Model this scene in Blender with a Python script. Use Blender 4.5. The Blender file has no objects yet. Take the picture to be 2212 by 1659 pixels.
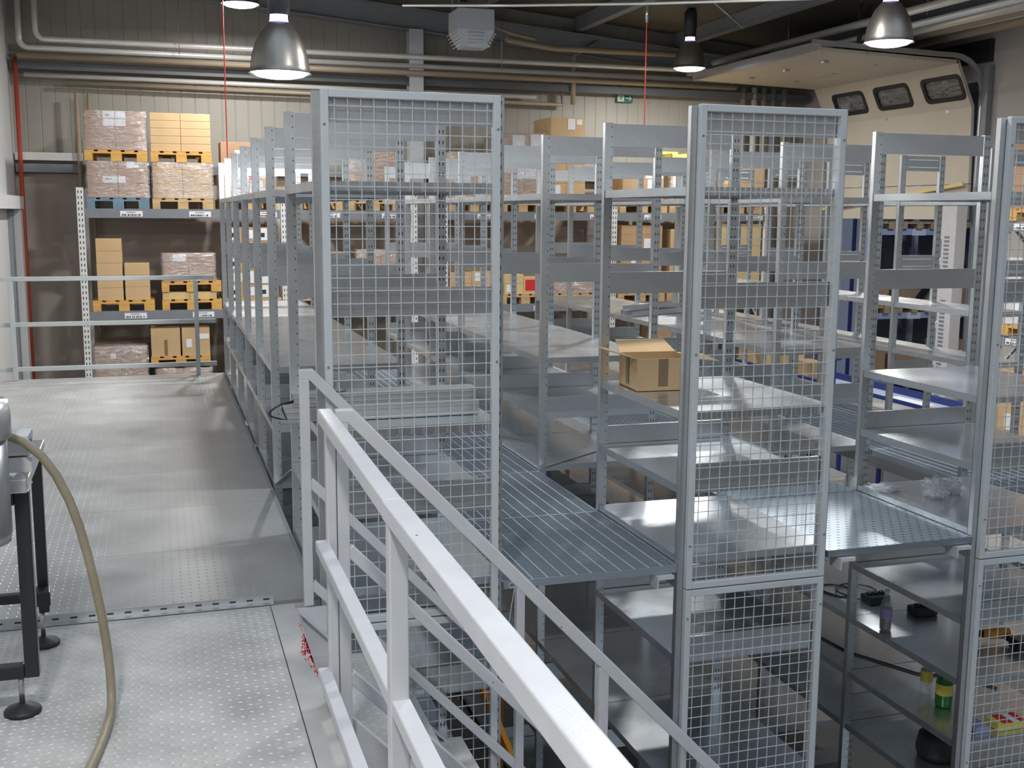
import bpy, math, random
from mathutils import Vector, Matrix
random.seed(7)
S = bpy.context.scene
C = S.collection
PI = math.pi

# ------------------------------------------------------------------ camera
cam_d = bpy.data.cameras.new('camera'); cam = bpy.data.objects.new('camera', cam_d); C.objects.link(cam)
yaw, pit, rol = 0.3079146, 0.1521351, -0.0072671
fw = Vector((math.sin(yaw)*math.cos(pit), math.cos(yaw)*math.cos(pit), -math.sin(pit)))
r0 = Vector((math.cos(yaw), -math.sin(yaw), 0)); d0 = fw.cross(r0)
rt = math.cos(rol)*r0 + math.sin(rol)*d0
dn = -math.sin(rol)*r0 + math.cos(rol)*d0
cam.matrix_world = Matrix(((rt.x, -dn.x, -fw.x, 0), (rt.y, -dn.y, -fw.y, 0), (rt.z, -dn.z, -fw.z, 3.84), (0, 0, 0, 1)))
cam_d.sensor_width = 36; cam_d.lens = 2395.96/2212*36; cam_d.clip_end = 200; cam_d.clip_start = 0.05
S.camera = cam
S.view_settings.view_transform = 'Standard'; S.view_settings.look = 'None'; S.view_settings.gamma = 1
S.view_settings.use_curve_mapping = False
S.view_settings.exposure = 0.06

# ------------------------------------------------------------------ world and lights
W = bpy.data.worlds.new('world'); S.world = W; W.use_nodes = True
wn = W.node_tree.nodes; wl = W.node_tree.links      # cool light from above, warm dim hall at eye level and below
wt = wn.new('ShaderNodeTexCoord'); wx = wn.new('ShaderNodeSeparateXYZ'); wr = wn.new('ShaderNodeValToRGB')
wl.new(wt.outputs['Generated'], wx.inputs[0]); wl.new(wx.outputs[2], wr.inputs[0]); wl.new(wr.outputs[0], wn['Background'].inputs[0])
wr.color_ramp.elements[0].position = 0; wr.color_ramp.elements[0].color = (.08, .072, .065, 1)
we = wr.color_ramp.elements.new(.13); we.color = (.31, .278, .245, 1)
we = wr.color_ramp.elements[2]; we.position = .42; we.color = (.61, .73, .87, 1)
wn['Background'].inputs[1].default_value = 1.0

def disk_light(loc, power, size, color=(1.0, 0.99, 0.97), rot=(0, 0, 0), shape='DISK', sy=None):
    l = bpy.data.lights.new('lamp_light', 'AREA'); l.energy = power; l.size = size; l.shape = shape; l.color = color
    if sy: l.size_y = sy
    o = bpy.data.objects.new('lamp_light', l); C.objects.link(o); o.location = loc; o.rotation_euler = rot
    return o
LAMP_W = 110

# ------------------------------------------------------------------ materials
def nodes(name):
    m = bpy.data.materials.new(name); m.use_nodes = True
    n = m.node_tree.nodes; return m, n, m.node_tree.links, n['Principled BSDF']
def mat(name, col, rough=0.5, metal=0.0, var=0.0, scale=6.0, rvar=0.0, bump=0.0, bscale=60.0, emis=None, estr=0, coat=0, stretch=None):
    m, n, l, b = nodes(name)
    b.inputs['Base Color'].default_value = (*col, 1); b.inputs['Roughness'].default_value = rough
    b.inputs['Metallic'].default_value = metal; b.inputs['Coat Weight'].default_value = coat
    tc = n.new('ShaderNodeTexCoord'); src = tc.outputs['Object']
    if stretch:
        mp = n.new('ShaderNodeMapping'); mp.inputs['Scale'].default_value = stretch; l.new(src, mp.inputs[0]); src = mp.outputs[0]
    if var or rvar:
        t = n.new('ShaderNodeTexNoise'); t.inputs['Scale'].default_value = scale; t.inputs['Detail'].default_value = 5; l.new(src, t.inputs['Vector'])
        if var:
            r = n.new('ShaderNodeValToRGB'); r.color_ramp.elements[0].position = .3; r.color_ramp.elements[1].position = .7
            r.color_ramp.elements[0].color = (*[c*(1-var) for c in col], 1); r.color_ramp.elements[1].color = (*[min(1, c*(1+var)) for c in col], 1)
            l.new(t.outputs[0], r.inputs[0]); l.new(r.outputs[0], b.inputs['Base Color'])
        if rvar:
            mr = n.new('ShaderNodeMapRange'); mr.inputs[3].default_value = rough-rvar; mr.inputs[4].default_value = rough+rvar
            l.new(t.outputs[0], mr.inputs[0]); l.new(mr.outputs[0], b.inputs['Roughness'])
    if bump:
        t2 = n.new('ShaderNodeTexNoise'); t2.inputs['Scale'].default_value = bscale; l.new(src, t2.inputs['Vector'])
        bp = n.new('ShaderNodeBump'); bp.inputs['Strength'].default_value = bump; bp.inputs['Distance'].default_value = 0.01
        l.new(t2.outputs[0], bp.inputs['Height']); l.new(bp.outputs[0], b.inputs['Normal'])
    if emis:
        b.inputs['Emission Color'].default_value = (*emis, 1); b.inputs['Emission Strength'].default_value = estr
    return m
def galv(name, col, rough, holes=None):
    m, n, l, b = nodes(name)
    b.inputs['Metallic'].default_value = .92
    tc = n.new('ShaderNodeTexCoord')
    v = n.new('ShaderNodeTexVoronoi'); v.inputs['Scale'].default_value = 110; l.new(tc.outputs['Object'], v.inputs['Vector'])
    t = n.new('ShaderNodeTexNoise'); t.inputs['Scale'].default_value = 3.0; t.inputs['Detail'].default_value = 4; l.new(tc.outputs['Object'], t.inputs['Vector'])
    mx = n.new('ShaderNodeMix'); mx.data_type = 'FLOAT'; mx.inputs[0].default_value = .75
    l.new(v.outputs['Color'], mx.inputs[2]); l.new(t.outputs[0], mx.inputs[3])
    r = n.new('ShaderNodeValToRGB'); r.color_ramp.elements[0].color = (*[c*.9 for c in col], 1); r.color_ramp.elements[1].color = (*[c*1.08 for c in col], 1)
    r.color_ramp.elements[0].position = .25; r.color_ramp.elements[1].position = .75
    l.new(mx.outputs[0], r.inputs[0])
    mr = n.new('ShaderNodeMapRange'); mr.inputs[3].default_value = rough-.07; mr.inputs[4].default_value = rough+.09
    l.new(t.outputs[0], mr.inputs[0]); l.new(mr.outputs[0], b.inputs['Roughness'])
    out = r.outputs[0]
    if holes:
        # punched holes: holes = (axis_u, u0, half_u, pitch_v, half_v, second column offset)
        cu, u0, hu, pv, hv, u1 = holes
        sx = n.new('ShaderNodeSeparateXYZ'); l.new(tc.outputs['Object'], sx.inputs[0])
        def M(op, a, bb=None, c=None):
            q = n.new('ShaderNodeMath'); q.operation = op
            for i, val in enumerate((a, bb, c)):
                if val is None: continue
                if isinstance(val, (int, float)): q.inputs[i].default_value = val
                else: l.new(val, q.inputs[i])
            return q.outputs[0]
        z = sx.outputs[2]; u = sx.outputs[cu]
        fz = M('ABSOLUTE', M('SUBTRACT', M('FRACT', M('DIVIDE', z, pv)), .5))
        mz = M('LESS_THAN', fz, hv/pv)
        m1 = M('LESS_THAN', M('ABSOLUTE', M('SUBTRACT', u, u0)), hu)
        if u1 is not None: m1 = M('MAXIMUM', m1, M('LESS_THAN', M('ABSOLUTE', M('SUBTRACT', u, u1)), hu))
        mk = M('MULTIPLY', mz, m1)
        mc = n.new('ShaderNodeMix'); mc.data_type = 'RGBA'; l.new(mk, mc.inputs[0]); l.new(out, mc.inputs[6]); mc.inputs[7].default_value = (.05, .05, .055, 1)
        out = mc.outputs[2]
        mm = M('MULTIPLY', M('SUBTRACT', 1.0, mk), .95); l.new(mm, b.inputs['Metallic'])
    l.new(out, b.inputs['Base Color'])
    return m
def film(name, tint=(.9, .92, .95), opac=.28, rough=.12):
    m = bpy.data.materials.new(name); m.use_nodes = True; n = m.node_tree.nodes; l = m.node_tree.links; n.clear()
    o = n.new('ShaderNodeOutputMaterial'); mx = n.new('ShaderNodeMixShader'); tr = n.new('ShaderNodeBsdfTransparent'); b = n.new('ShaderNodeBsdfPrincipled')
    b.inputs['Base Color'].default_value = (*tint, 1); b.inputs['Roughness'].default_value = rough; b.inputs['Metallic'].default_value = .35
    tr.inputs[0].default_value = (.97, .97, .98, 1)
    t = n.new('ShaderNodeTexNoise'); t.inputs['Scale'].default_value = 9; t.inputs['Detail'].default_value = 6; t.inputs['Distortion'].default_value = 1.5
    tc = n.new('ShaderNodeTexCoord'); mp = n.new('ShaderNodeMapping'); mp.inputs['Scale'].default_value = (1, 1, 3); mp.inputs['Rotation'].default_value = (0, .5, 0)
    l.new(tc.outputs['Object'], mp.inputs[0]); l.new(mp.outputs[0], t.inputs['Vector'])
    bp = n.new('ShaderNodeBump'); bp.inputs['Strength'].default_value = 1; bp.inputs['Distance'].default_value = .03
    l.new(t.outputs[0], bp.inputs['Height']); l.new(bp.outputs[0], b.inputs['Normal'])
    mr = n.new('ShaderNodeMapRange'); mr.inputs[1].default_value = .35; mr.inputs[2].default_value = .75; mr.inputs[3].default_value = opac*.35; mr.inputs[4].default_value = min(1, opac*2.2)
    l.new(t.outputs[0], mr.inputs[0]); l.new(mr.outputs[0], mx.inputs[0]); l.new(tr.outputs[0], mx.inputs[1]); l.new(b.outputs[0], mx.inputs[2]); l.new(mx.outputs[0], o.inputs[0])
    return m

M = {}
M['shelf'] = galv('galvanised_shelf', (.72, .76, .79), .25)
M['plate'] = galv('galvanised_plate', (.62, .64, .65), .34)
M['post_r'] = galv('galvanised_post_slotted', (.66, .69, .70), .34, (0, -.009, .0028, .05, .0085, .009))
M['post_l'] = galv('galvanised_post_dotted', (.68, .70, .71), .32, (0, .014, .0022, .05, .004, None))
M['rackpost'] = mat('white_perforated_post', (.72, .72, .70), .5)
M['railgrey'] = mat('grey_rail_paint', (.40, .42, .42), .4, var=.03)
M['paint'] = mat('grey_powder_coat', (.62, .65, .66), .38, var=.04)
M['white'] = mat('white_gloss_paint', (.64, .64, .65), .3, var=.04, scale=12, rvar=.06, bump=.05, bscale=120, coat=.2)
def chips(m, thr=.80):
    n = m.node_tree.nodes; l = m.node_tree.links; b = n['Principled BSDF']; tc = n.new('ShaderNodeTexCoord')
    v = n.new('ShaderNodeTexVoronoi'); v.inputs['Scale'].default_value = 22; l.new(tc.outputs['Object'], v.inputs['Vector'])
    t = n.new('ShaderNodeTexNoise'); t.inputs['Scale'].default_value = 7; l.new(tc.outputs['Object'], t.inputs['Vector'])
    a = n.new('ShaderNodeMath'); a.operation = 'LESS_THAN'; a.inputs[1].default_value = .07; l.new(v.outputs['Distance'], a.inputs[0])
    c = n.new('ShaderNodeMath'); c.operation = 'GREATER_THAN'; c.inputs[1].default_value = .60; l.new(t.outputs[0], c.inputs[0])
    k = n.new('ShaderNodeMath'); k.operation = 'MULTIPLY'; l.new(a.outputs[0], k.inputs[0]); l.new(c.outputs[0], k.inputs[1])
    mc = n.new('ShaderNodeMix'); mc.data_type = 'RGBA'; l.new(k.outputs[0], mc.inputs[0]); l.new(b.inputs['Base Color'].links[0].from_socket, mc.inputs[6]); mc.inputs[7].default_value = (.16, .09, .07, 1)
    l.new(mc.outputs[2], b.inputs['Base Color'])
chips(M['white'])
M['deckwhite'] = mat('white_painted_checker_plate', (.41, .415, .405), .36, .25, var=.12, scale=3, rvar=.08)
M['dirtywhite'] = mat('scuffed_white_plate', (.50, .49, .465), .4, .1, var=.2, scale=4, rvar=.08)
M['channel'] = galv('galvanised_channel', (.6, .61, .61), .36)
M['grate'] = mat('galvanised_grating', (.36, .41, .46), .45, .45)
M['clad'] = mat('beige_metal_cladding', (.37, .355, .31), .5, .1, var=.05, scale=1.5)
M['concrete'] = mat('concrete', (.46, .405, .355), .8, var=.10, scale=1.2)
M['wallwhite'] = mat('white_wall_paint', (.62, .62, .62), .7, var=.03, scale=2)
M['wallwarm'] = mat('warm_white_wall', (.50, .46, .42), .75, var=.04, scale=2)
M['floor'] = mat('concrete_floor', (.16, .155, .15), .35, var=.15, scale=2, rvar=.1)
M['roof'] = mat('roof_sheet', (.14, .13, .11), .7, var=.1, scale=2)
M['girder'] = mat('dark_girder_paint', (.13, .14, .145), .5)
M['steelgrey'] = mat('grey_structural_paint', (.24, .26, .28), .5, var=.05)
M['steellight'] = mat('pale_structural_paint', (.55, .57, .60), .5)
M['pipe'] = mat('pale_pipe_jacket', (.80, .80, .77), .28, .3, var=.04, scale=3)
M['pipebrown'] = mat('tan_pipe_jacket', (.40, .33, .24), .5, .1)
M['red'] = mat('red_pipe', (.42, .06, .03), .5)
M['redcord'] = mat('red_cord', (.75, .06, .05), .5)
M['door'] = mat('cream_door_panel', (.60, .54, .44), .5, var=.03, scale=3)
M['rubber'] = mat('black_rubber', (.02, .02, .022), .5)
M['black'] = mat('black_powder_coat', (.018, .018, .02), .35)
M['yellow'] = mat('yellow_seal', (.75, .62, .28), .5)
M['glass'] = film('smoky_window', (.5, .5, .48), .35, .1)
M['card'] = mat('brown_cardboard', (.47, .31, .165), .8, var=.06, scale=4, bump=.05)
M['card2'] = mat('light_brown_cardboard', (.60, .41, .22), .8, var=.05, scale=4)
M['card3'] = mat('reddish_cardboard', (.44, .27, .17), .8, var=.07, scale=4)
M['cardhi'] = mat('yellowish_cardboard', (.66, .50, .24), .75, var=.06, scale=4)
M['tape'] = mat('brown_tape', (.25, .17, .09), .3)
M['wood'] = mat('pallet_wood', (.55, .38, .19), .8, var=.2, scale=8, stretch=(1, 8, 8))
M['woodo'] = mat('orange_pallet_wood', (.66, .37, .10), .75, var=.15, scale=8, stretch=(1, 8, 8))
M['woodb'] = mat('bluish_pallet_wood', (.16, .25, .32), .75, var=.15, scale=8)
M['beam'] = mat('grey_rack_beam', (.20, .215, .24), .45, var=.05)
M['paper'] = mat('white_paper', (.80, .80, .82), .7)
M['ink'] = mat('black_print', (.03, .03, .03), .7)
M['redprint'] = mat('red_print', (.65, .02, .03), .6)
M['blueprint'] = mat('blue_print', (.05, .15, .35), .6)
M['wrap'] = film('stretch_wrap')
M['crumple'] = film('crumpled_film', (.92, .94, .96), .5, .12)
M['lampsilver'] = mat('spun_aluminium', (.40, .37, .33), .36, .9)
M['lampblack'] = mat('lamp_gear_housing', (.05, .05, .055), .4, .4)
M['glow'] = mat('lamp_glow', (1, 1, 1), .5, emis=(.85, .88, 1.0), estr=6)
M['glowviolet'] = mat('lamp_neck_glow', (.6, .6, 1), .5, emis=(.45, .42, 1.0), estr=2.5)
M['signgreen'] = mat('exit_sign_green', (.02, .16, .11), .5)
M['signwhite'] = mat('exit_sign_white', (.75, .85, .75), .5)
M['navy'] = mat('navy_paint', (.012, .03, .16), .4)
M['bluebin'] = mat('blue_plastic', (.06, .08, .75), .4)
M['bluelit'] = mat('blue_lit_panel', (.45, .50, .62), .5)  # cool light mixed into the colour of the white panel next door
M['bluewall'] = mat('blue_grey_wall', (.17, .20, .24), .7)
M['orange'] = mat('orange_paint', (.70, .27, .03), .45)
M['hose'] = mat('tan_rubber_hose', (.30, .25, .17), .45, var=.12, scale=10)
M['green'] = mat('green_bottle', (.015, .16, .02), .15)
M['clear'] = film('clear_plastic', (.8, .85, .85), .35, .05)
M['cola'] = mat('amber_drink', (.22, .05, .01), .15)
M['labelpurple'] = mat('purple_label', (.35, .32, .55), .5)
M['darkgreen'] = mat('dark_green_plastic', (.008, .018, .016), .5)
M['alu'] = mat('aluminium_extrusion', (.66, .67, .66), .3, .7, var=.05, scale=20)
M['silver'] = mat('brushed_steel', (.45, .46, .48), .28, .9)
M['heater'] = mat('heater_blue_grey', (.62, .68, .74), .45, .0)
M['yellowbin'] = mat('yellow_plastic', (.72, .62, .12), .5)
def deckholes():
    m = galv('perforated_deck', (.42, .48, .53), .42); n = m.node_tree.nodes; l = m.node_tree.links
    b = n['Principled BSDF']; tc = n.new('ShaderNodeTexCoord'); sx = n.new('ShaderNodeSeparateXYZ'); l.new(tc.outputs['Object'], sx.inputs[0])
    def Mt(op, a, bb=None):
        q = n.new('ShaderNodeMath'); q.operation = op
        for i, val in enumerate((a, bb)):
            if val is None: continue
            if isinstance(val, (int, float)): q.inputs[i].default_value = val
            else: l.new(val, q.inputs[i])
        return q.outputs[0]
    row = Mt('DIVIDE', sx.outputs[1], .040); par = Mt('MULTIPLY', Mt('MODULO', Mt('FLOOR', row), 2), .5)
    fx = Mt('ABSOLUTE', Mt('SUBTRACT', Mt('FRACT', Mt('ADD', Mt('DIVIDE', sx.outputs[0], .052), par)), .5))
    fy = Mt('ABSOLUTE', Mt('SUBTRACT', Mt('FRACT', row), .5))
    mk = Mt('MULTIPLY', Mt('LESS_THAN', fx, .17), Mt('LESS_THAN', fy, .13))
    mk = Mt('MULTIPLY', mk, Mt('GREATER_THAN', sx.outputs[2], .030))
    old = b.inputs['Base Color'].links[0].from_socket
    mc = n.new('ShaderNodeMix'); mc.data_type = 'RGBA'; l.new(mk, mc.inputs[0]); l.new(old, mc.inputs[6]); mc.inputs[7].default_value = (.12, .14, .16, 1)
    l.new(mc.outputs[2], b.inputs['Base Color'])
    return m
M['deckholes'] = deckholes()

# ------------------------------------------------------------------ mesh helpers
ORG = {}
class MB:
    def __init__(s): s.v = []; s.f = []; s.mi = []; s.m = 0; s.sm = []; s.smooth = False
    def add(s, vs, fs):
        k = len(s.v); s.v += [tuple(p) for p in vs]
        for f in fs: s.f.append([i+k for i in f]); s.mi.append(s.m); s.sm.append(s.smooth)
        return s
    def box(s, x0, x1, y0, y1, z0, z1):
        return s.add([(x0,y0,z0),(x1,y0,z0),(x1,y1,z0),(x0,y1,z0),(x0,y0,z1),(x1,y0,z1),(x1,y1,z1),(x0,y1,z1)],
                     [(0,3,2,1),(4,5,6,7),(0,1,5,4),(1,2,6,5),(2,3,7,6),(3,0,4,7)])
    def bar(s, a, b, w, h, up=(0,0,1)):
        a, b = Vector(a), Vector(b); d = (b-a).normalized(); up = Vector(up)
        if abs(d.dot(up)) > .99: up = Vector((0,1,0))
        r = d.cross(up).normalized(); u = r.cross(d).normalized(); r *= w/2; u *= h/2
        return s.add([a-r-u, a+r-u, a+r+u, a-r+u, b-r-u, b+r-u, b+r+u, b-r+u],
                     [(0,3,2,1),(4,5,6,7),(0,1,5,4),(1,2,6,5),(2,3,7,6),(3,0,4,7)])
    def tube(s, pts, r, n=10, rad=None):
        pts = [Vector(p) for p in pts]; k = len(pts); vs = []; prev = None
        for i, p in enumerate(pts):
            d = (pts[min(i+1, k-1)]-pts[max(i-1, 0)]).normalized()
            if prev is None:
                up = Vector((0,0,1)) if abs(d.z) < .9 else Vector((0,1,0)); a = d.cross(up).normalized()
            else: a = (prev-d*prev.dot(d)).normalized()
            prev = a; b = d.cross(a); rr = rad[i] if rad else r
            for j in range(n):
                t = 2*PI*j/n; vs.append(p+a*math.cos(t)*rr+b*math.sin(t)*rr)
        fs = [[i*n+j, i*n+(j+1) % n, (i+1)*n+(j+1) % n, (i+1)*n+j] for i in range(k-1) for j in range(n)]
        o = s.smooth; s.smooth = True; s.add(vs, fs); s.smooth = o
        base = len(s.v)-len(vs)
        for cap in (list(range(n))[::-1], [(k-1)*n+j for j in range(n)]):
            s.f.append([base+i for i in cap]); s.mi.append(s.m); s.sm.append(False)
        return s
    def lathe(s, prof, c=(0,0,0), n=32, closed=False):
        vs = []
        for r, z in prof:
            for j in range(n): t = 2*PI*j/n; vs.append((c[0]+r*math.cos(t), c[1]+r*math.sin(t), c[2]+z))
        k = len(prof)
        fs = [[i*n+j, i*n+(j+1) % n, (i+1)*n+(j+1) % n, (i+1)*n+j] for i in range(k-1) for j in range(n)]
        o = s.smooth; s.smooth = True; s.add(vs, fs); s.smooth = o; return s
    def disc(s, c, r, z, n=24, flip=False):
        vs = [(c[0]+r*math.cos(2*PI*j/n), c[1]+r*math.sin(2*PI*j/n), z) for j in range(n)]
        return s.add(vs, [list(range(n))[::-1] if flip else list(range(n))])
    def poly(s, pts, d, axis):
        # extrude polygon pts (3D) along vector d
        d = Vector(d); k = len(pts); vs = [Vector(p) for p in pts]+[Vector(p)+d for p in pts]
        return s.add(vs, [list(range(k))[::-1], [k+i for i in range(k)]]+[[i, (i+1) % k, k+(i+1) % k, k+i] for i in range(k)])
    def build(s, name, m, parent=None, org=None, bevel=0):
        me = bpy.data.meshes.new(name)
        po = ORG.get(parent.as_pointer(), Vector((0,0,0))) if parent else Vector((0,0,0))
        if org is None: org = po if parent else Vector((sum(v[0] for v in s.v)/len(s.v), sum(v[1] for v in s.v)/len(s.v), min(v[2] for v in s.v)))
        org = Vector(org)
        me.from_pydata([tuple(Vector(v)-org) for v in s.v], [], s.f)
        ms = m if isinstance(m, (list, tuple)) else [m]
        for q in ms: me.materials.append(M[q] if isinstance(q, str) else q)
        me.polygons.foreach_set('material_index', s.mi); me.polygons.foreach_set('use_smooth', s.sm); me.update()
        o = bpy.data.objects.new(name, me); C.objects.link(o)
        ORG[o.as_pointer()] = org
        o.location = org-po if parent else org
        if parent: o.parent = parent
        if bevel:
            b = o.modifiers.new('bevel', 'BEVEL'); b.width = bevel; b.segments = 2; b.limit_method = 'ANGLE'
        return o
def thing(name, label, cat, loc=(0,0,0), group=None):
    o = bpy.data.objects.new(name, None); C.objects.link(o); o.location = loc; o.empty_display_size = .1
    ORG[o.as_pointer()] = Vector(loc); tag(o, label, cat, group); return o
def tag(o, label=None, cat=None, group=None, kind=None):
    if label: o['label'] = label
    if cat: o['category'] = cat
    if group: o['group'] = group
    if kind: o['kind'] = kind
    return o
def struct(o, label=None): o['kind'] = 'structure'; o['label'] = label if label else o.name.replace('_', ' '); o['category'] = o.name.split('_')[0]; return o
def B(*a): return MB().box(*a)
def share(o, parent, world):
    c = o.copy(); C.objects.link(c); c.parent = parent; c.location = Vector(world)-ORG[parent.as_pointer()]; ORG[c.as_pointer()] = Vector(world); return c

# ------------------------------------------------------------------ room shell
XL, XR, YB = -1.9, 11.0, 17.6
struct(B(-2.1, 22, -4, 21, -.2, 0).build('floor', 'floor'), 'dark grey concrete warehouse floor')
mb = MB()                                   # ribbed metal cladding of the back wall
x = XL; prof = []
while x < XR:
    prof += [(x, YB), (x+.17, YB), (x+.176, YB+.006), (x+.188, YB+.006)]; x += .194
prof.append((XR+.1, YB))
k = len(prof); mb.add([(a, b, z) for z in (4.3, 8.2) for a, b in prof], [[i, i+1, k+i+1, k+i] for i in range(k-1)])
mb.box(XL, XR+.1, YB+.02, YB+.2, 0, 8.2)
mb.m = 1; mb.box(XL, XR+.1, YB-.06, YB+.05, 0, 4.37)
struct(mb.build('wall_back', ['clad', 'concrete']), 'beige ribbed metal back wall above a smooth concrete base')
mb = B(XL-.2, XL, -4, 17.8, 0, 8.2)
struct(mb.build('wall_left', 'wallwhite'), 'plain white wall on the left')
mb = B(XR, XR+.25, -4, 13.05, 0, 8.0)
mb.box(XR, XR+.25, 16.65, 17.8, 0, 8.0); mb.box(XR, XR+.25, 13.05, 16.65, 5.75, 8.0)
struct(mb.build('wall_right', 'wallwarm'), 'warm white wall on the right around the dock door')
mb = MB(); zr = lambda X: 7.55-.085*X
YR = 8.5
mb.add([(XL-.2, YR, zr(XL-.2)), (XR+.3, YR, zr(XR+.3)), (XR+.3, 17.8, zr(XR+.3)), (XL-.2, 17.8, zr(XL-.2)),
        (XL-.2, YR, zr(XL-.2)+.15), (XR+.3, YR, zr(XR+.3)+.15), (XR+.3, 17.8, zr(XR+.3)+.15), (XL-.2, 17.8, zr(XL-.2)+.15)],
       [(0,3,2,1),(4,5,6,7),(0,1,5,4),(1,2,6,5),(2,3,7,6),(3,0,4,7)])
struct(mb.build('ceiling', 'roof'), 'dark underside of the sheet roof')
for i, X in enumerate((-.6, 1.2, 3.0, 4.8, 6.6, 8.4, 10.2)):
    z = zr(X); mb = B(X-.03, X+.03, -2, 17.5, z-.22, z-.004); mb.box(X-.07, X+.07, -2, 17.5, z-.235, z-.22)
    struct(mb.build('trim_%d' % (i+1), 'steelgrey'), 'roof purlin running towards the back wall')
def rafter(name, Y):
    mb = MB()
    for dz0, dz1, w in ((-.30, -.28, .1), (-.62, -.60, .1), (-.60, -.30, .012)):
        a = [(XL, zr(XL)+dz0), (XR, zr(XR)+dz0), (XR, zr(XR)+dz1), (XL, zr(XL)+dz1)]
        mb.poly([(px, Y-w, pz) for px, pz in a], (0, 2*w, 0), 1)
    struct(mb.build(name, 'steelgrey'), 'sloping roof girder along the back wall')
rafter('trim_8', 17.35)
mb = B(3.78, 4.0, 17.18, 17.20, 0, 6.62); mb.box(3.78, 4.0, 17.38, 17.40, 0, 6.62); mb.box(3.88, 3.9, 17.2, 17.38, 0, 6.62)
struct(mb.build('trim_10', 'steellight'), 'pale steel column against the back wall')
mb = B(XL+.02, 10.9, 17.3, 17.5, 5.90, 5.91); mb.box(XL+.02, 10.9, 17.3, 17.5, 5.80, 5.81); mb.box(XL+.02, 10.9, 17.32, 17.34, 5.81, 5.90)
struct(mb.build('trim_11', 'girder'), 'dark grey wall girder under the pipes')
mb = B(XL+.02, -.98, 17.4, 17.52, 4.55, 4.66); mb.m = 1; mb.box(XL+.02, 9.2, 17.4, 17.53, 4.38, 4.5)
struct(mb.build('trim_12', ['pipe', 'steelgrey']), 'pair of cladding rails at the top of the concrete base')
# doorway in the left wall
mb = B(XL, XL+.16, 12.6, 16.85, 3.86, 4.03); mb.m = 0; mb.box(XL, XL+.14, 16.55, 16.8, 0, 3.86); mb.m = 1; mb.box(XL, XL+.05, 16.3, 16.55, 0, 3.86); mb.m = 0; mb.box(XL, XL+.1, 12.65, 12.9, 0, 3.86)
struct(mb.build('door_2', ['wallwhite', 'steelgrey']), 'white door surround on the left wall')

# neighbouring hall seen through the dock opening
struct(B(19.5, 19.7, 8, 21, 0, 6.5).build('wall_far', 'bluewall'), 'blue grey wall of the next hall')
struct(B(11.25, 19.7, 20.4, 20.6, 0, 6.5).build('wall_end', 'bluewall'), 'blue grey end wall of the next hall')
struct(B(11.25, 19.7, 8, 20.6, 6.4, 6.6).build('ceiling_far', 'roof'), 'dark ceiling of the next hall')
disk_light((13.6, 15.6, 6.3), 130, 1.2, (.60, .70, 1.0))

# ------------------------------------------------------------------ pipes and wall services
def pipe(pts, r, m, label, cat='pipe', group=None, n=14):
    o = MB().tube(pts, r, n).build('pipe', m); tag(o, label, cat, group); return o
def elbow(a, b, c, r=.12, n=5):
    a, b, c = Vector(a), Vector(b), Vector(c); u = (a-b).normalized(); v = (c-b).normalized(); o = []
    for i in range(n+1):
        t = i/n*PI/2; o.append(b+u*r*(1-math.sin(t))+v*r*(1-math.cos(t)))
    return o
pipe([(-1.72, 17.2, 7.5)]+elbow((-1.72, 17.2, 7.5), (-1.72, 17.2, 6.07), (3, 17.2, 6.07))+[(9.35, 17.2, 6.07)], .042, 'pipe', 'lower of the two pale heating pipes running along the back wall')
pipe([(-1.5, 17.15, 7.5)]+elbow((-1.5, 17.15, 7.5), (-1.5, 17.15, 6.19), (3, 17.15, 6.19))+elbow((3, 17.15, 6.19), (9.1, 17.15, 6.21), (9.15, 9, 6.22))+[(9.2, 5, 6.23)], .040, 'pipe', 'upper of the two pale heating pipes running along the back wall')
pipe([(-1.75, 17.12, 5.96), (9.35, 17.12, 5.96)], .042, 'pipebrown', 'tan pipe running directly below the pale heating pipes')
pipe([(8.8, 16.9, 6.32), (8.95, 5, 6.32)], .05, 'pipe', 'pale overhead pipe at the right, just above the raised door edge')
pipe([(9.6, 17.0, 6.27), (9.6, 5, 6.27)], .07, 'pipe', 'thick pale overhead pipe right of the paired heating pipes')
pipe([(9.95, 17.0, 6.3), (9.95, 5, 6.3)], .07, 'pipebrown', 'tan overhead pipe at the right, second from the side wall')
pipe([(10.45, 17.0, 6.3), (10.45, 5, 6.3)], .08, 'pipebrown', 'tan overhead pipe at the right, nearest the side wall')
pipe([(10.2, 17.0, 6.32), (10.2, 5, 6.32)], .05, 'pipe', 'pale overhead pipe at the right, between two tan pipes')
pipe([(-1.7, 17.38, 5.73), (5.9, 17.38, 5.70)], .035, 'pipe', 'thin pale pipe clipped below the dark wall girder')
pipe([(-1.2, 17.4, 5.64), (6.35, 17.4, 5.60), (6.35, 17.4, 5.78)], .028, 'pipebrown', 'thin brown pipe below the wall girder with a rising end')
pipe([(6.5, 17.29, 5.6), (6.5, 17.29, 6.35), (6.9, 17.29, 6.6)], .04, 'pipebrown', 'short kinked brown pipe rising near the exit sign')
pipe([(5.15, 16.6, 6.45), (6.0, 16.9, 6.4), (8.2, 16.8, 6.4)], .045, 'pipebrown', 'tan pipe sloping away to the right of the unit heater')
pipe([(4.75, 16.1, 6.55), (5.2, 16.4, 6.5), (5.6, 16.55, 6.47)], .022, 'pipebrown', 'thin copper connection at the side of the unit heater')
pipe([(-1.80, 17.3, 5.95), (-1.80, 17.3, 0.02)], .03, 'red', 'dark red sprinkler pipe standing in the left rear corner')
pipe([(-1.02, 17.35, 5.5), (-1.02, 17.35, 0.02)], .03, 'pipebrown', 'left of two thin tan pipes dropping behind the pallet rack')
pipe([(-.86, 17.42, 5.5), (-.86, 17.42, 0.02)], .03, 'pipebrown', 'right of two thin tan pipes dropping behind the pallet rack')
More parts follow.
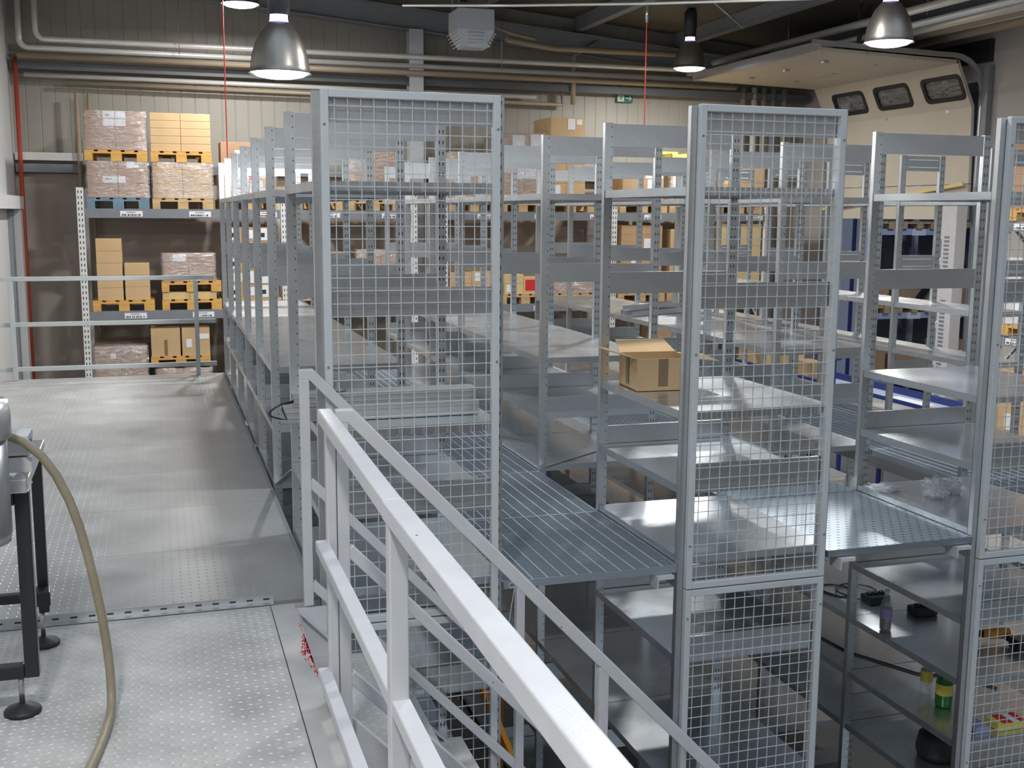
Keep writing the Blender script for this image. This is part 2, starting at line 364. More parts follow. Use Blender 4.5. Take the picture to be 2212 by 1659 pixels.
for i, (X, m) in enumerate(((9.62, 'pipebrown'), (9.83, 'pipe'), (10.02, 'pipebrown'), (10.2, 'steelgrey'), (10.42, 'pipebrown'))):
    pipe([(X, 17.35, 6.0), (X, 17.35, .02)], .05, m, 'vertical riser pipe in the right rear corner, %s from the left' % ('first', 'second', 'third', 'fourth', 'fifth')[i], group='riser pipes in the right rear corner')
for X, lb in ((.4, 'left'), (5.2, 'centre')):
    o = MB().tube([(X, 17.0, 6.05), (X, 17.0, 7.2)], .006, 6).build('hanger_rod', 'silver'); tag(o, 'thin hanger rod holding the pipes, %s of the back wall' % lb, 'rod', 'pipe hanger rods')
for i, Y in enumerate((15.2, 13.4, 12.0)):
    o = MB().tube([(9.15, Y, 6.3), (9.15, Y, 6.9)], .006, 6).build('hanger_rod', 'silver'); tag(o, 'thin hanger rod over the right hand pipes, %s from the back' % ('first', 'second', 'third')[i], 'rod', 'pipe hanger rods')
# lighting trunk wire and braces
o = MB().tube([(3.0, 14.0, 6.375), (4.123, 13.0, 6.275), (5.39, 12.0, 6.205), (6.584, 11.0, 6.151), (7.5, 10.2, 6.11)], .015, 8).build('conduit', 'pipe'); tag(o, 'long thin white conduit crossing below the roof', 'conduit')
o = MB().tube([(6.155, 12.0, 6.32), (7.4, 13.4, 6.26)], .012, 6).build('brace_rod', 'silver'); tag(o, 'thin bright diagonal brace rod under the roof', 'rod')
for X, Y, z0, z1, lb in ((.72, 12, 2.9, 6.9, 'left of the big lamp'), (5.39, 12, 4.85, 6.05, 'in front of the exit sign')):
    o = MB().tube([(X, Y, z0), (X, Y, z1)], .006, 6).build('hanging_cord', 'redcord'); tag(o, 'thin red cord hanging straight down %s' % lb, 'cord')
o = MB().tube([(5.39, 12, 6.0), (5.39, 12, 6.19)], .018, 8).build('cord_clamp', 'silver'); tag(o, 'small steel clamp holding the red cord under the conduit', 'clamp')

# unit heater
h = thing('unit_heater', 'blue grey ceiling unit heater with angled louvres', 'heater', (4.43, 16, 6.42))
B(4.17, 4.71, 15.75, 16.3, 6.42, 6.72).build('housing', 'heater', h, bevel=.01)
mb = MB(); a, b = .27, .16
vs = [(4.44-a, 15.76, 6.42), (4.44+a, 15.76, 6.42), (4.44+a, 16.29, 6.42), (4.44-a, 16.29, 6.42), (4.44-b, 15.86, 6.2), (4.44+b, 15.86, 6.2), (4.44+b, 16.19, 6.2), (4.44-b, 16.19, 6.2)]
mb.add(vs, [(0,1,5,4),(1,2,6,5),(2,3,7,6),(3,0,4,7),(4,5,6,7)]); mb.build('outlet_cone', 'heater', h)
for sx in (-1, 1):
    mb = MB()
    for i in range(5):
        z = 6.4-i*.042; xx = 4.44+sx*(.28-i*.022)
        mb.bar((xx, 15.8, z), (xx, 16.25, z), .07, .008, (sx*.6, 0, 1))
    mb.build('louvre', 'paper', h)
mb = MB()
for i in range(4): mb.bar((4.32+i*.004, 15.76+i*.022, 6.39-i*.045), (4.56-i*.004, 15.76+i*.022, 6.39-i*.045), .05, .008, (0, -.6, 1))
mb.build('louvre', 'paper', h)
for X in (4.15, 4.25, 4.7): MB().tube([(X, 16, 6.72), (X, 16, 7.1)], .006, 6).build('suspension_rod', 'silver', h)

# exit sign with running figure and arrow
s = thing('exit_sign', 'green and white emergency exit sign with running figure and right arrow', 'sign', (7.5, 17.56, 5.69))
B(7.37, 7.66, 17.54, 17.57, 5.69, 5.83).build('sign_board', 'signgreen', s)
mb = MB(); Y = 17.535
mb.box(7.385, 7.50, Y, Y+.004, 5.705, 5.815)
mb.m = 1; Y2 = Y-.003
mb.lathe([(.001, 0), (.011, .001)], (7.458, Y2, 5.795), 10)
for a, b, w in (((7.452, 5.785), (7.44, 5.757), .014), ((7.44, 5.757), (7.462, 5.738), .010), ((7.462, 5.738), (7.455, 5.715), .009), ((7.44, 5.757), (7.425, 5.735), .010), ((7.425, 5.735), (7.40, 5.732), .009), ((7.45, 5.78), (7.475, 5.765), .008), ((7.45, 5.78), (7.43, 5.775), .008), ((7.43, 5.775), (7.42, 5.757), .008)):
    mb.bar((a[0], Y2, a[1]), (b[0], Y2, b[1]), w, .003, (0, 1, 0))
mb.m = 0
mb.bar((7.53, Y, 5.76), (7.625, Y, 5.76), .014, .004, (0, 1, 0)); mb.bar((7.595, Y, 5.795), (7.634, Y, 5.757), .014, .004, (0, 1, 0)); mb.bar((7.595, Y, 5.725), (7.634, Y, 5.763), .014, .004, (0, 1, 0))
mb.build('pictogram', ['signwhite', 'signgreen'], s)

# ------------------------------------------------------------------ high bay lamps
def lamp(x, y, z, label, style=0, sc=1.0, power=None):
    t = thing('high_bay_lamp', label, 'lamp', (x, y, z), 'high bay lamps under the roof')
    R = .24*sc
    prof = [(R+.012, 0), (R, .012), (R*.985, .05), (R*.93, .14), (R*.82, .23), (R*.64, .32), (R*.44, .38), (R*.33, .40)]
    inner = [(r-.006, zz+.003) for r, zz in prof[::-1]]
    MB().lathe([(r, zz*sc) for r, zz in prof]+[(r, zz*sc) for r, zz in inner], (x, y, z), 36).build('reflector', 'lampsilver', t)
    MB().lathe([(R*.32, .40*sc), (R*.30, .43*sc), (R*.30, .46*sc)], (x, y, z), 24).build('neck_window', 'glowviolet', t)
    MB().lathe([(R*.36, .455*sc), (R*.37, .47*sc), (R*.37, .58*sc), (R*.40, .585*sc), (R*.40, .82*sc), (R*.25, .86*sc), (.001, .86*sc)], (x, y, z), 24).build('gear_housing', 'lampblack', t)
    MB().lathe([(.001, .07), (.05, .09), (.07, .16), (.05, .24), (.03, .30), (.001, .31)], (x, y, z), 16).build('bulb', 'glow', t)
    top = zr(x)-.01
    MB().tube([(x, y, z+.86*sc), (x, y, top)], .008, 6).build('suspension_cord', 'silver', t)
    MB().lathe([(R*.97, .01), (R*.8, -.018), (R*.5, -.034), (.001, -.04)], (x, y, z), 32).build('bloom_dome', 'glow', t)  # glowing dome added to thicken the lamp mouth like bloom
    disk_light((x, y, z-.045), power or LAMP_W, R*1.3)
    return t
lamp(1.0, 9.41, 4.95, 'large silver bell lamp with black housing hanging at upper left')
lamp(1.15, 15.46, 6.52, 'small lamp cut off by the top edge left of the large bell lamp')
lamp(7.73, 15.62, 6.02, 'small dark bell lamp hanging beside the raised door')
lamp(7.18, 10.0, 5.59, 'dark polished bell lamp at the top right')
for X, Y, Z in ((-.6, .8, 6.3), (3.0, 5.8, 6.4), (4.8, 9.5, 6.5), (1.2, 12.4, 6.6)):  # unseen lamps added to brighten the foreground and the shelving
    lamp(X, Y, Z, 'unseen bell lamp added to light the hall, '+{-.6: 'over the landing', 3.0: 'over the middle row', 4.8: 'over the right row', 1.2: 'near the back wall'}[X], power=LAMP_W*(.8 if Y < 2 else 0.75 if Y < 6 else 1.35))

# ------------------------------------------------------------------ sectional dock door
d = thing('door_1', 'cream sectional dock door raised under the roof with three windows', 'door', (10.8, 15, 3.78)); d['kind'] = 'structure'
Y0d, Y1d = 13.1, 16.6
def section(p, q, th=.05, name='door_section'):
    # section between profile points p and q (X,Z), swept along Y
    a, b = Vector((p[0], 0, p[1])), Vector((q[0], 0, q[1])); dd = (b-a).normalized(); nn = Vector((dd.z, 0, -dd.x))*th
    a2 = a+dd*.004; b2 = b-dd*.004
    MB().poly([(v.x, Y0d, v.z) for v in (a2, b2, b2+nn, a2+nn)], (0, Y1d-Y0d, 0), 1).build(name, 'door', d, bevel=.004)
P0, P1, P2, P3 = (8.36, 6.03), (10.56, 5.97), (10.86, 5.36), (10.9, 3.80)
section((8.36, 6.03), (9.1, 6.01)); section((9.1, 6.01), (9.83, 5.99)); section((9.83, 5.99), (10.56, 5.97))
section(P2, (10.88, 4.83)); section((10.88, 4.83), (10.89, 4.3)); section((10.89, 4.3), P3)
# window section built as strips around three openings
u = Vector((P2[0]-P1[0], 0, P2[1]-P1[1])); L = u.length; u.normalize(); nn = Vector((u.z, 0, -u.x))*.05
def strip(mb, y0, y1, s0, s1, off=0, th=1.0):
    o = Vector((P1[0], 0, P1[1])); pts = [o+u*s0+nn*off, o+u*s1+nn*off, o+u*s1+nn*(off+th), o+u*s0+nn*(off+th)]
    mb.poly([(p.x, y0, p.z) for p in pts], (0, y1-y0, 0), 1)
wins = [(13.15, 13.95), (14.28, 15.08), (15.38, 16.18)]; w0, w1 = .20, .52
mb = MB(); strip(mb, Y0d, Y1d, .004, w0); strip(mb, Y0d, Y1d, w1, L-.004)
ys = [Y0d]+[v for w in wins for v in w]+[Y1d]
for i in range(0, len(ys), 2): strip(mb, ys[i], ys[i+1], w0, w1)
mb.build('door_section', 'door', d)
def rrect(y0, y1, s0, s1, r, n=5):
    o = []
    for cy, cs, t0 in ((y1-r, s1-r, 0), (y0+r, s1-r, PI/2), (y0+r, s0+r, PI), (y1-r, s0+r, 1.5*PI)):
        for k in range(n+1): t = t0+k/n*PI/2; o.append((cy+r*math.cos(t), cs+r*math.sin(t)))
    return o
def dpt(y, sv, off): p_ = Vector((P1[0], 0, P1[1]))+u*sv+nn*off; return (p_.x, y, p_.z)
for a, b in wins:
    outer = rrect(a-.03, b+.03, w0-.03, w1+.03, .09); inner = rrect(a+.035, b-.035, w0+.03, w1-.03, .06); k = len(outer)
    vs = [dpt(y, sv, -.2) for y, sv in outer]+[dpt(y, sv, -.2) for y, sv in inner]+[dpt(y, sv, 1.15) for y, sv in outer]+[dpt(y, sv, 1.15) for y, sv in inner]
    fs = []
    for j in range(k):
        j2 = (j+1) % k; fs += [(j, j2, k+j2, k+j), (2*k+j, 3*k+j, 3*k+j2, 2*k+j2), (j, 2*k+j, 2*k+j2, j2), (k+j, k+j2, 3*k+j2, 3*k+j)]
    fr = MB().add(vs, fs).build('window_frame', 'rubber', d)
    mb = MB(); strip(mb, a+.02, b-.02, w0+.02, w1-.02, .4, .2); mb.build('window_pane', 'glass', fr, org=ORG[fr.as_pointer()])
for Y in (Y0d-.06, Y1d+.05):
    mb = MB(); pts = [(8.2, Y, 6.08), (10.2, Y, 6.02)]
    for i in range(7): t = i/6*PI/2; pts.append((10.42+.5*math.sin(t), Y, 5.52+.5*math.cos(t)))
    pts += [(10.93, Y, 3.5), (10.93, Y, .05)]
    for i in range(len(pts)-1): mb.bar(pts[i], pts[i+1], .06, .05, (0, 1, 0))
    mb.build('guide_rail', 'channel', d)
    B(10.90, 10.995, Y-(.13 if Y < 14 else 0), Y+(.0 if Y < 14 else .13), 0, 5.9).build('side_frame', 'steelgrey', d)
B(8.31, 8.35, Y0d-.05, Y1d+.05, 5.98, 6.10).build('bottom_rail', 'alu', d)
mb = MB()
for s0, (px, pz) in ((0, P1), (1, P2), (2, (10.88, 4.83)), (3, (10.89, 4.3))):
    for Y in (13.6, 15.0, 16.4): mb.box(px-.05, px-.0, Y-.03, Y+.03, pz-.05, pz+.05)
for Xs in (8.9, 9.7):
    for Y in (13.8, 14.8, 15.8): mb.box(Xs-.04, Xs+.04, Y-.03, Y+.03, 5.935, 5.96)
mb.build('hinge_plate', 'channel', d)
B(10.93, 11.0, 12.95, 16.95, 5.95, 6.25).build('spring_shaft_cover', 'lampblack', d)
mb = MB(); mb.bar((10.80, 16.6, 3.96), (10.76, 13.1, 4.30), .03, .05); tagd = mb.build('cable_bar', 'yellow', d)
mb = MB(); mb.bar((8.9, Y0d-.07, 6.1), (8.9, Y0d-.07, 6.6), .04, .04, (0, 1, 0)); mb.bar((8.9, Y0d-.07, 6.12), (9.05, Y0d-.07, 6.6), .035, .035, (0, 1, 0)); mb.build('hanger_strut', 'lampblack', d)

# air curtain cabinet next to the opening
a = thing('air_curtain', 'tall white vented air curtain cabinet beside the dock opening', 'air curtain', (10.8, 13.3, 0))
B(10.62, 10.80, 13.02, 13.46, 0, 4.08).build('cabinet', 'white', a, bevel=.005)
for i in range(4):
    z0 = .15+i*.9
    mb = MB()
    for k in range(13): mb.box(10.612, 10.62, 13.14, 13.24, z0+k*.058, z0+k*.058+.03)
    for k in range(2): mb.box(10.612, 10.62, 13.30, 13.42, z0+.05+k*.36, z0+.32+k*.36)
    mb.build('vent_grille', 'steelgrey', a)
    MB().poly([(10.612, 13.27, z0+.40), (10.612, 13.37, z0+.50), (10.612, 13.37, z0+.30)], (.006, 0, 0), 0).build('corner_guard', 'paper', a)

# ------------------------------------------------------------------ shelving rows
YF, BAY, XP, DX = 4.3184, .9468, .5730, 1.5811
TOP = 4.295
PLATES = [(4.18, 4.29), (3.44, 3.55), (2.64, 2.75), (1.84, 1.955), (.95, 1.06), (.08, .19)]
def shelf_mesh(x0, x1, y0, y1, z, org):
    mb = MB(); t = .0015; p = .046
    mb.box(x0+p, x1-p, y0+.003, y1-.003, z-.002, z)
    mb.box(x0+.004, x0+p, y0+.034, y1-.003, z-.002, z); mb.box(x1-p, x1-.004, y0+.034, y1-.003, z-.002, z)
    mb.box(x0+.004, x0+.006, y0+.034, y1-.003, z-.036, z-.002); mb.box(x1-.006, x1-.004, y0+.034, y1-.003, z-.036, z-.002)
    mb.box(x0+p, x1-p, y0+.003, y0+.005, z-.036, z-.002); mb.box(x0+p, x1-p, y1-.005, y1-.003, z-.036, z-.002)
    mb.box(x0+.006, x0+.02, y0+.034, y1-.003, z-.037, z-.035); mb.box(x1-.02, x1-.006, y0+.034, y1-.003, z-.037, z-.035)
    mb.box(x0+p, x1-p, (y0+y1)/2-.02, (y0+y1)/2+.02, z-.03, z-.002)
    return mb
def shelving(x0, width, label, levels, low_levels, pass_levels, panels=True, plates=PLATES, slit=False, nb=7):
    t = thing('shelving_row', label, 'shelving', (x0, YF, 0), 'galvanised two storey shelving rows')
    x1 = x0+width; proto = {}
    for i in range(nb+1):
        y = YF+i*BAY
        for side in (0, 1):
            key = 'post%d' % side; wx = x0+.0225 if side == 0 else x1-.0225; w = (wx, y, 0)
            if key not in proto:
                mb = MB()       # open C profile upright
                mb.box(wx-.0225, wx+.0225, y, y+.002, 0, TOP); s = -1 if side == 0 else 1
                mb.box(wx+s*.0205-.002, wx+s*.0205+.002, y+.002, y+.032, 0, TOP); mb.box(wx-s*.0205-.002, wx-s*.0205+.002, y+.002, y+.032, 0, TOP)
                mb.box(wx-.0225, wx-.01, y+.030, y+.032, 0, TOP); mb.box(wx+.01, wx+.0225, y+.030, y+.032, 0, TOP)
                mb.box(wx-.035, wx+.035, y-.01, y+.04, 0, .004)
                proto[key] = mb.build('upright_post', 'post_l' if side == 0 else 'post_r', t, org=w)
            else: share(proto[key], t, w)
        for k, (a, b) in enumerate(plates):
            w = (x0+width/2, y, a); key = 'plate%.2f' % (b-a)
            if key not in proto:
                mb = MB(); X0, X1 = x0+.047, x1-.047
                mb.box(X0, X1, y+.004, y+.006, a, b); mb.box(X0, X1, y+.006, y+.02, b-.002, b); mb.box(X0, X1, y+.006, y+.02, a, a+.002)
                if slit: mb.m = 1; mb.box(X0+.02, X1-.02, y+.002, y+.004, a+.025, a+.031); mb.box(X0+.02, X1-.02, y+.002, y+.004, b-.031, b-.025)
                proto[key] = mb.build('cross_plate', ['plate', 'wallwhite'] if slit else 'plate', t, org=w)
            else: share(proto[key], t, w)
    for i in range(nb):
        y = YF+i*BAY
        lv = pass_levels if i == 1 else levels+low_levels
        for z in lv:
            w = (x0+width/2, y+BAY/2, z)
            if 'shelf' not in proto: proto['shelf'] = shelf_mesh(x0, x1, y, y+BAY, z, w).build('shelf_board', 'shelf', t, org=w)
            else: share(proto['shelf'], t, w)
    if panels:
        X = x0+.029; pw = .7077
        for z0, z1 in ((2.19, 4.30), (.075, 2.184)):
            mb = MB(); f = .03; ya, yb = YF-.033, YF-.003
            mb.box(X, X+f, ya, yb, z0, z1); mb.box(X+pw-f, X+pw, ya, yb, z0, z1); mb.box(X+f, X+pw-f, ya, yb, z1-f, z1); mb.box(X+f, X+pw-f, ya, yb, z0, z0+f)
            pn = mb.build('mesh_panel', 'paint', t, org=(X, YF, z0), bevel=.003)
            mb = MB(); r = .0016; n = 13; yy = YF-.02
            for k in range(n):
                xx = X+pw/2+(k-(n-1)/2)*.05; mb.box(xx-r, xx+r, yy-r, yy+r, z0+f-.005, z1-f+.005)
            nz = int((z1-z0-2*f)/.05)
            for k in range(nz+1):
                zz = z1-f-.03-k*.05
                if zz > z0+f: mb.box(X+f-.005, X+pw-f+.005, yy-3*r, yy-r, zz-r, zz+r)
            mb.build('wire_mesh', 'paint', pn, org=(X, YF, z0))
            for xs in (X+.012, X+pw-.012):
                for zz in (z1-.13, (z0+z1)/2, z0+.2):
                    MB().tube([(xs, ya+.001, zz), (xs, ya-.004, zz)], .005, 8).build('bolt', 'steelgrey', pn, org=(xs, ya, zz))
    return t
LV = [3.96, 2.99, 2.655, 2.332]
r1 = shelving(XP, .76, 'leftmost galvanised shelving row, next to the white platform', LV, [1.865, 1.22, .62, .1], [1.22, .1])
r2 = shelving(XP+DX, .76, 'middle galvanised shelving row with an open cardboard box in it', LV, [1.865, 1.22, .62, .1], [1.22, .1])
r3 = shelving(XP+2*DX, .76, 'right hand galvanised shelving row with plastic film lying inside', LV, [1.87, 1.55, 1.22, .90, .4], [1.55, 1.22, .9])
r4 = shelving(XP+3*DX, .39, 'narrow galvanised shelving row behind the right hand row', [3.96, 3.2, 2.85, 2.332], [1.6, .9], [1.6], panels=False, slit=True)
# ledges carrying the walkway decks, part of the rows
for r, xs in ((r1, (XP+.76,)), (r2, (XP+DX, XP+DX+.76)), (r3, (XP+2*DX, XP+2*DX+.76))):
    for X in xs:
        s = -1 if X in (XP+DX, XP+2*DX) else 1
        mb = MB(); a, b = sorted((X+s*.002, X+s*.030)); mb.box(a, b, YF+.02, YF+7*BAY+.03, 2.262, 2.266)
        a, b = sorted((X+s*.001, X+s*.004)); mb.box(a, b, YF+.02, YF+7*BAY+.03, 2.19, 2.262)
        mb.build('deck_ledge', 'channel', r)
for X_, r in ((XP, r1), (XP+DX, r2)):
    mb = MB(); mb.bar((X_+.012, 6.18, 2.325), (X_+.012, 5.31, 2.61), .004, .035, (1, 0, 0)); mb.build('diagonal_brace', 'channel', r)
# ------------------------------------------------------------------ walkway decks
def grating(x0, x1, y0, y1, org):
    mb = MB(); z0, z1 = 2.268, 2.300
    mb.box(x0, x1, y0, y0+.004, z0, z1); mb.box(x0, x1, y1-.004, y1, z0, z1); mb.box(x0, x0+.004, y0, y1, z0, z1); mb.box(x1-.004, x1, y0, y1, z0, z1)
    n = 42
    for k in range(1, n):
        y = y0+(y1-y0)*k/n; mb.box(x0+.004, x1-.004, y-.0014, y+.0014, z0+.008, z1-.002)
    m = 12
    for k in range(1, m):
        x = x0+(x1-x0)*k/m; mb.m = 1; mb.box(x-.0014, x+.0014, y0+.004, y1-.004, z1-.006, z1); mb.m = 0
    return mb
ordn = ['nearest', 'second', 'third', 'fourth', 'fifth', 'sixth', 'seventh']
for ai, (xa, xb, kind) in enumerate(((XP+.765, XP+DX-.005, 'g'), (XP+DX+.765, XP+2*DX-.005, 'p'), (XP+2*DX+.765, XP+3*DX-.005, 'g'))):
    proto = None
    for i in range(7):
        y0 = YF-.01+i*BAY+(.0); y1 = y0+BAY-.006; w = ((xa+xb)/2, (y0+y1)/2, 2.268)
        nm = ('grating_panel', 'steel grating deck panel') if kind == 'g' else ('perforated_deck_panel', 'perforated steel deck panel')
        if proto is None:
            if kind == 'g': proto = grating(xa, xb, y0, y1, w).build(nm[0], ['grate', 'paint'], org=w)
            else:
                mb = B(xa, xb, y0, y1, 2.296, 2.300); mb.box(xa, xb, y0, y0+.004, 2.268, 2.296); mb.box(xa, xb, y1-.004, y1, 2.268, 2.296); mb.box(xa, xa+.004, y0, y1, 2.268, 2.296); mb.box(xb-.004, xb, y0, y1, 2.268, 2.296)
                proto = mb.build(nm[0], 'deckholes', org=w)
            o = proto
        else: o = proto.copy(); C.objects.link(o); o.location = w
        aisle = ('between the left and middle shelving rows', 'between the middle and right shelving rows', 'behind the right shelving row')[ai]
        tag(o, '%s %s, %s from the front' % (nm[1], aisle, ordn[i]) if i else 'nearest %s %s' % (nm[1], aisle), 'walkway grating' if kind == 'g' else 'walkway deck', 'deck panels '+aisle)
# small white end brackets under the deck fronts
for X, lb in ((2.085, 'right end of the grating walkway'), (3.02, 'left end of the perforated walkway'), (3.675, 'right end of the perforated walkway')):
    mb = B(X-.04, X+.04, YF-.03, YF+.06, 2.245, 2.262); mb.box(X-.04, X-.034, YF-.03, YF+.06, 2.205, 2.245)
    tag(mb.build('deck_bracket', 'white'), 'small white steel bracket under the %s' % lb, 'bracket', 'deck end brackets')

# ------------------------------------------------------------------ white mezzanine platform and landing
p = thing('steel_platform', 'long white platform of ribbed steel sheet left of the shelving', 'platform', (-.6, 7.6, 2.3))
mb = MB(); ys = [4.345, 5.15, 5.95, 6.8, 7.65, 8.5, 9.35, 10.2, 10.985]
for i in range(8): mb.box(XL+.004, .548, ys[i]+.0015, ys[i+1]-.0015, 2.285, 2.2995)
px = XL+.03
while px < .40:
    y = 4.40
    while y < 10.93:
        mb.add([(px-.004, y-.009, 2.2995), (px+.004, y-.009, 2.2995), (px+.004, y+.009, 2.2995), (px-.004, y+.009, 2.2995), (px, y, 2.3015)], [(0,1,4),(1,2,4),(2,3,4),(3,0,4)]); y += .048
    px += .036
mb.build('deck_sheet', 'deckwhite', p)
mb = B(XL+.004, .55, 4.345, 4.42, 2.10, 2.284); mb.box(XL+.004, .55, 10.9, 10.98, 2.10, 2.284); mb.box(.50, .55, 4.42, 10.9, 2.10, 2.284)
mb.build('edge_beam', 'white', p)
mb = B(.548, .566, 4.345, 10.98, 2.294, 2.301); mb.build('edge_strip', 'steelgrey', p)
o = MB().box(XL+.01, .385, 4.330, 4.335, 2.302, 2.335); o.box(XL+.01, .385, 4.300, 4.330, 2.302, 2.305)
o.m = 1; x = XL+.1
while x < .36: o.box(x, x+.024, 4.3285, 4.330, 2.314, 2.320); x += .065
tag(o.build('slotted_angle', ['channel', 'ink']), 'slotted steel angle strip across the joint of platform and landing', 'angle strip')

q = thing('stair_landing', 'white checker plate landing at the top of the stairs', 'landing', (-.5, 3, 2.3))
mb = B(XL+.004, .367, -1.0, 4.298, 2.286, 2.2995); mb.box(.371, .462, -1.0, 4.298, 2.286, 2.2995)
pt = .030; j = 0; y = 1.5
while y < 4.27:
    i = 0; x = -1.4
    while x < .35:
        s = 1 if (i+j) % 2 else -1; c = math.cos(.42); sn = s*math.sin(.42); hl, hw = .0125, .0036
        P = [(hl, 0), (0, hw), (-hl, 0), (0, -hw)]
        vs = [(x+a*c-b*sn, y+a*sn+b*c, 2.2995) for a, b in P]+[(x+a*.45*c-b*.4*sn, y+a*.45*sn+b*.4*c, 2.3018) for a, b in P]
        mb.add(vs, [(0,1,5,4),(1,2,6,5),(2,3,7,6),(3,0,4,7),(4,5,6,7)]); x += pt; i += 1
    y += .0265; j += 1
mb.build('checker_plate', 'dirtywhite', q)
mb = B(.40, .462, -1.0, 4.30, 2.08, 2.285); mb.box(XL+.004, .40, 4.25, 4.30, 2.1, 2.285); mb.build('edge_beam', 'white', q)
mb = MB()
for k in range(260):
    yy = 3.80+random.gauss(0, .10); xx = .459-random.random()**2.5*.035*max(.2, 1-abs(yy-3.78)*4); r = .0015+random.random()*.0045
    mb.box(xx-r*.3, min(xx+r*.3, .461), yy-r*1.6, yy+r*1.6, 2.2996, 2.3000)
mb.build('red_scuff', 'redprint', q)

# ------------------------------------------------------------------ staircase going down to the right
st = thing('staircase', 'white steel staircase with railings descending to the right', 'staircase', (.46, 3.8, 0))
SL = 1.05
for Y0s, Y1s, nm in ((3.372, 3.380, 'stringer'), (4.232, 4.240, 'stringer')):
    mb = MB(); xe = .47+2.25/SL
    mb.poly([(.464, Y0s, 2.30), (.47, Y0s, 2.30), (xe+.02, Y0s, .02), (xe-.22, Y0s, .0), (.464, Y0s, 2.06)], (0, Y1s-Y0s, 0), 1)
    yl = (Y1s, Y1s+.03) if Y0s < 4 else (Y0s-.03, Y0s)
    mb.bar((.48, sum(yl)/2, 2.285), (xe+.01, sum(yl)/2, .03), .03, .006, (0, 0, 1))
    mb.build(nm, 'white', st)
for i in range(10):
    z = 2.3-.209*(i+1); x = .475+.199*i
    mb = B(x+.03, x+.26, 3.382, 4.23, z-.006, z); mb.box(x+.03, x+.034, 3.382, 4.23, z-.04, z-.006); mb.box(x+.256, x+.26, 3.382, 4.23, z-.04, z-.006)
    if i < 4:
        jj = 0; yy = 3.40
        while yy < 4.21:
            ii = 0; xx = x+.05
            while xx < x+.25:
                s = 1 if (ii+jj) % 2 else -1; c = math.cos(.5); sn = s*math.sin(.5)
                mb.add([(xx+a*c-b*sn, yy+a*sn+b*c, z) for a, b in ((.0125, 0), (0, .0032), (-.0125, 0), (0, -.0032))]+[(xx, yy, z+.0018)], [(0,1,4),(1,2,4),(2,3,4),(3,0,4)]); xx += .03; ii += 1
            yy += .0265; jj += 1
    mb.build('tread', 'dirtywhite', st)
B(.464, .584, 4.2415, 4.250, 2.06, 2.296).build('fixing_plate', 'white', st)
def handrail(Y, w=.04, near=False):
    h = st
    def zc(X, z0, x0=.535): return z0-.029-SL*(X-x0)
    XE = 2.55
    x0 = .497
    zt = lambda X: 3.245-SL*(X-.55)
    mb = MB(); mb.poly([(x0, Y-w/2, 3.205), (x0, Y-w/2, 3.245), (.55, Y-w/2, 3.245), (XE, Y-w/2, zt(XE)), (XE, Y-w/2, zt(XE)-.058), (.533, Y-w/2, 3.205)], (0, w, 0), 1)
    top = mb.build('handrail', 'white', h, bevel=.003)
    for z0 in (2.826, 2.412):
        mb = MB(); mb.bar((.53, Y, zc(.53, z0)), (XE, Y, zc(XE, z0)), w*.8, .036); mb.build('middle_rail' if z0 > 2.6 else 'lower_rail', 'white', h, bevel=.003)
    for X, z1, z0 in ((.497, 3.206, 2.302 if not near else 2.05), (1.378, zc(1.397, 3.245), zc(1.397, 2.412)), (2.26, zc(2.28, 3.245), zc(2.28, 2.412)-.3)):
        B(X, X+.037, Y-.018, Y+.018, z0, z1).build('rail_post', 'white', h, bevel=.003)
handrail(4.262, .034); handrail(3.345, .038, True)

def tag_rail(label, loc): return thing('guard_rail', label, 'guard rail', loc)
g = tag_rail('thick white guard rail in the foreground running along the landing edge', (.455, 2.2, 2.3))
def yb(y0, x0, z0, y1, x1, z1, w, hh, nm, par, mt='white'):
    mb = MB(); mb.bar((x0, y0, z0), (x1, y1, z1), w, hh, (0, 0, 1)); return mb.build(nm, mt, par, bevel=.004)
mb = MB(); mb.bar((.463, 3.345, 3.229), (.447, 2.222, 3.229), .042, .042); mb.bar((.447, 2.224, 3.229), (.447, .2, 3.229), .046, .042); mb.build('top_rail', 'white', g, bevel=.004)
yb(3.37, .452, 2.812, .2, .447, 2.812, .040, .036, 'middle_rail', g)
yb(3.37, .452, 2.394, .2, .447, 2.394, .040, .036, 'lower_rail', g)
B(.4640, .4935, 3.325, 3.365, 1.9, 3.207).build('rail_post', 'white', g, bevel=.003)
B(.4275, .4675, 2.165, 2.205, 2.301, 3.209).build('rail_post', 'white', g, bevel=.003)
B(.4275, .4675, .75, .79, 2.301, 3.209).build('rail_post', 'white', g, bevel=.003)
mb = B(.4635, .476, 3.262, 3.322, 2.12, 2.36); mb.tube([(.455, 3.29, 2.33), (.4645, 3.29, 2.33)], .012, 8); mb.tube([(.476, 3.29, 2.2), (.486, 3.29, 2.2)], .012, 8); mb.build('clamp_bracket', 'channel', g)

g = tag_rail('grey three bar guard rail across the far end of the platform', (-.6, 11.0, 2.3))
for z, nm in ((3.245, 'top_rail'), (2.83, 'middle_rail'), (2.42, 'lower_rail')):
    B(XL+.005, .50, 10.93, 10.97, z-.04, z).build(nm, 'railgrey', g, bevel=.003)
for X in (.305, -1.3): B(X, X+.04, 10.89, 10.93, 2.301, 3.20).build('rail_post', 'railgrey', g, bevel=.003)

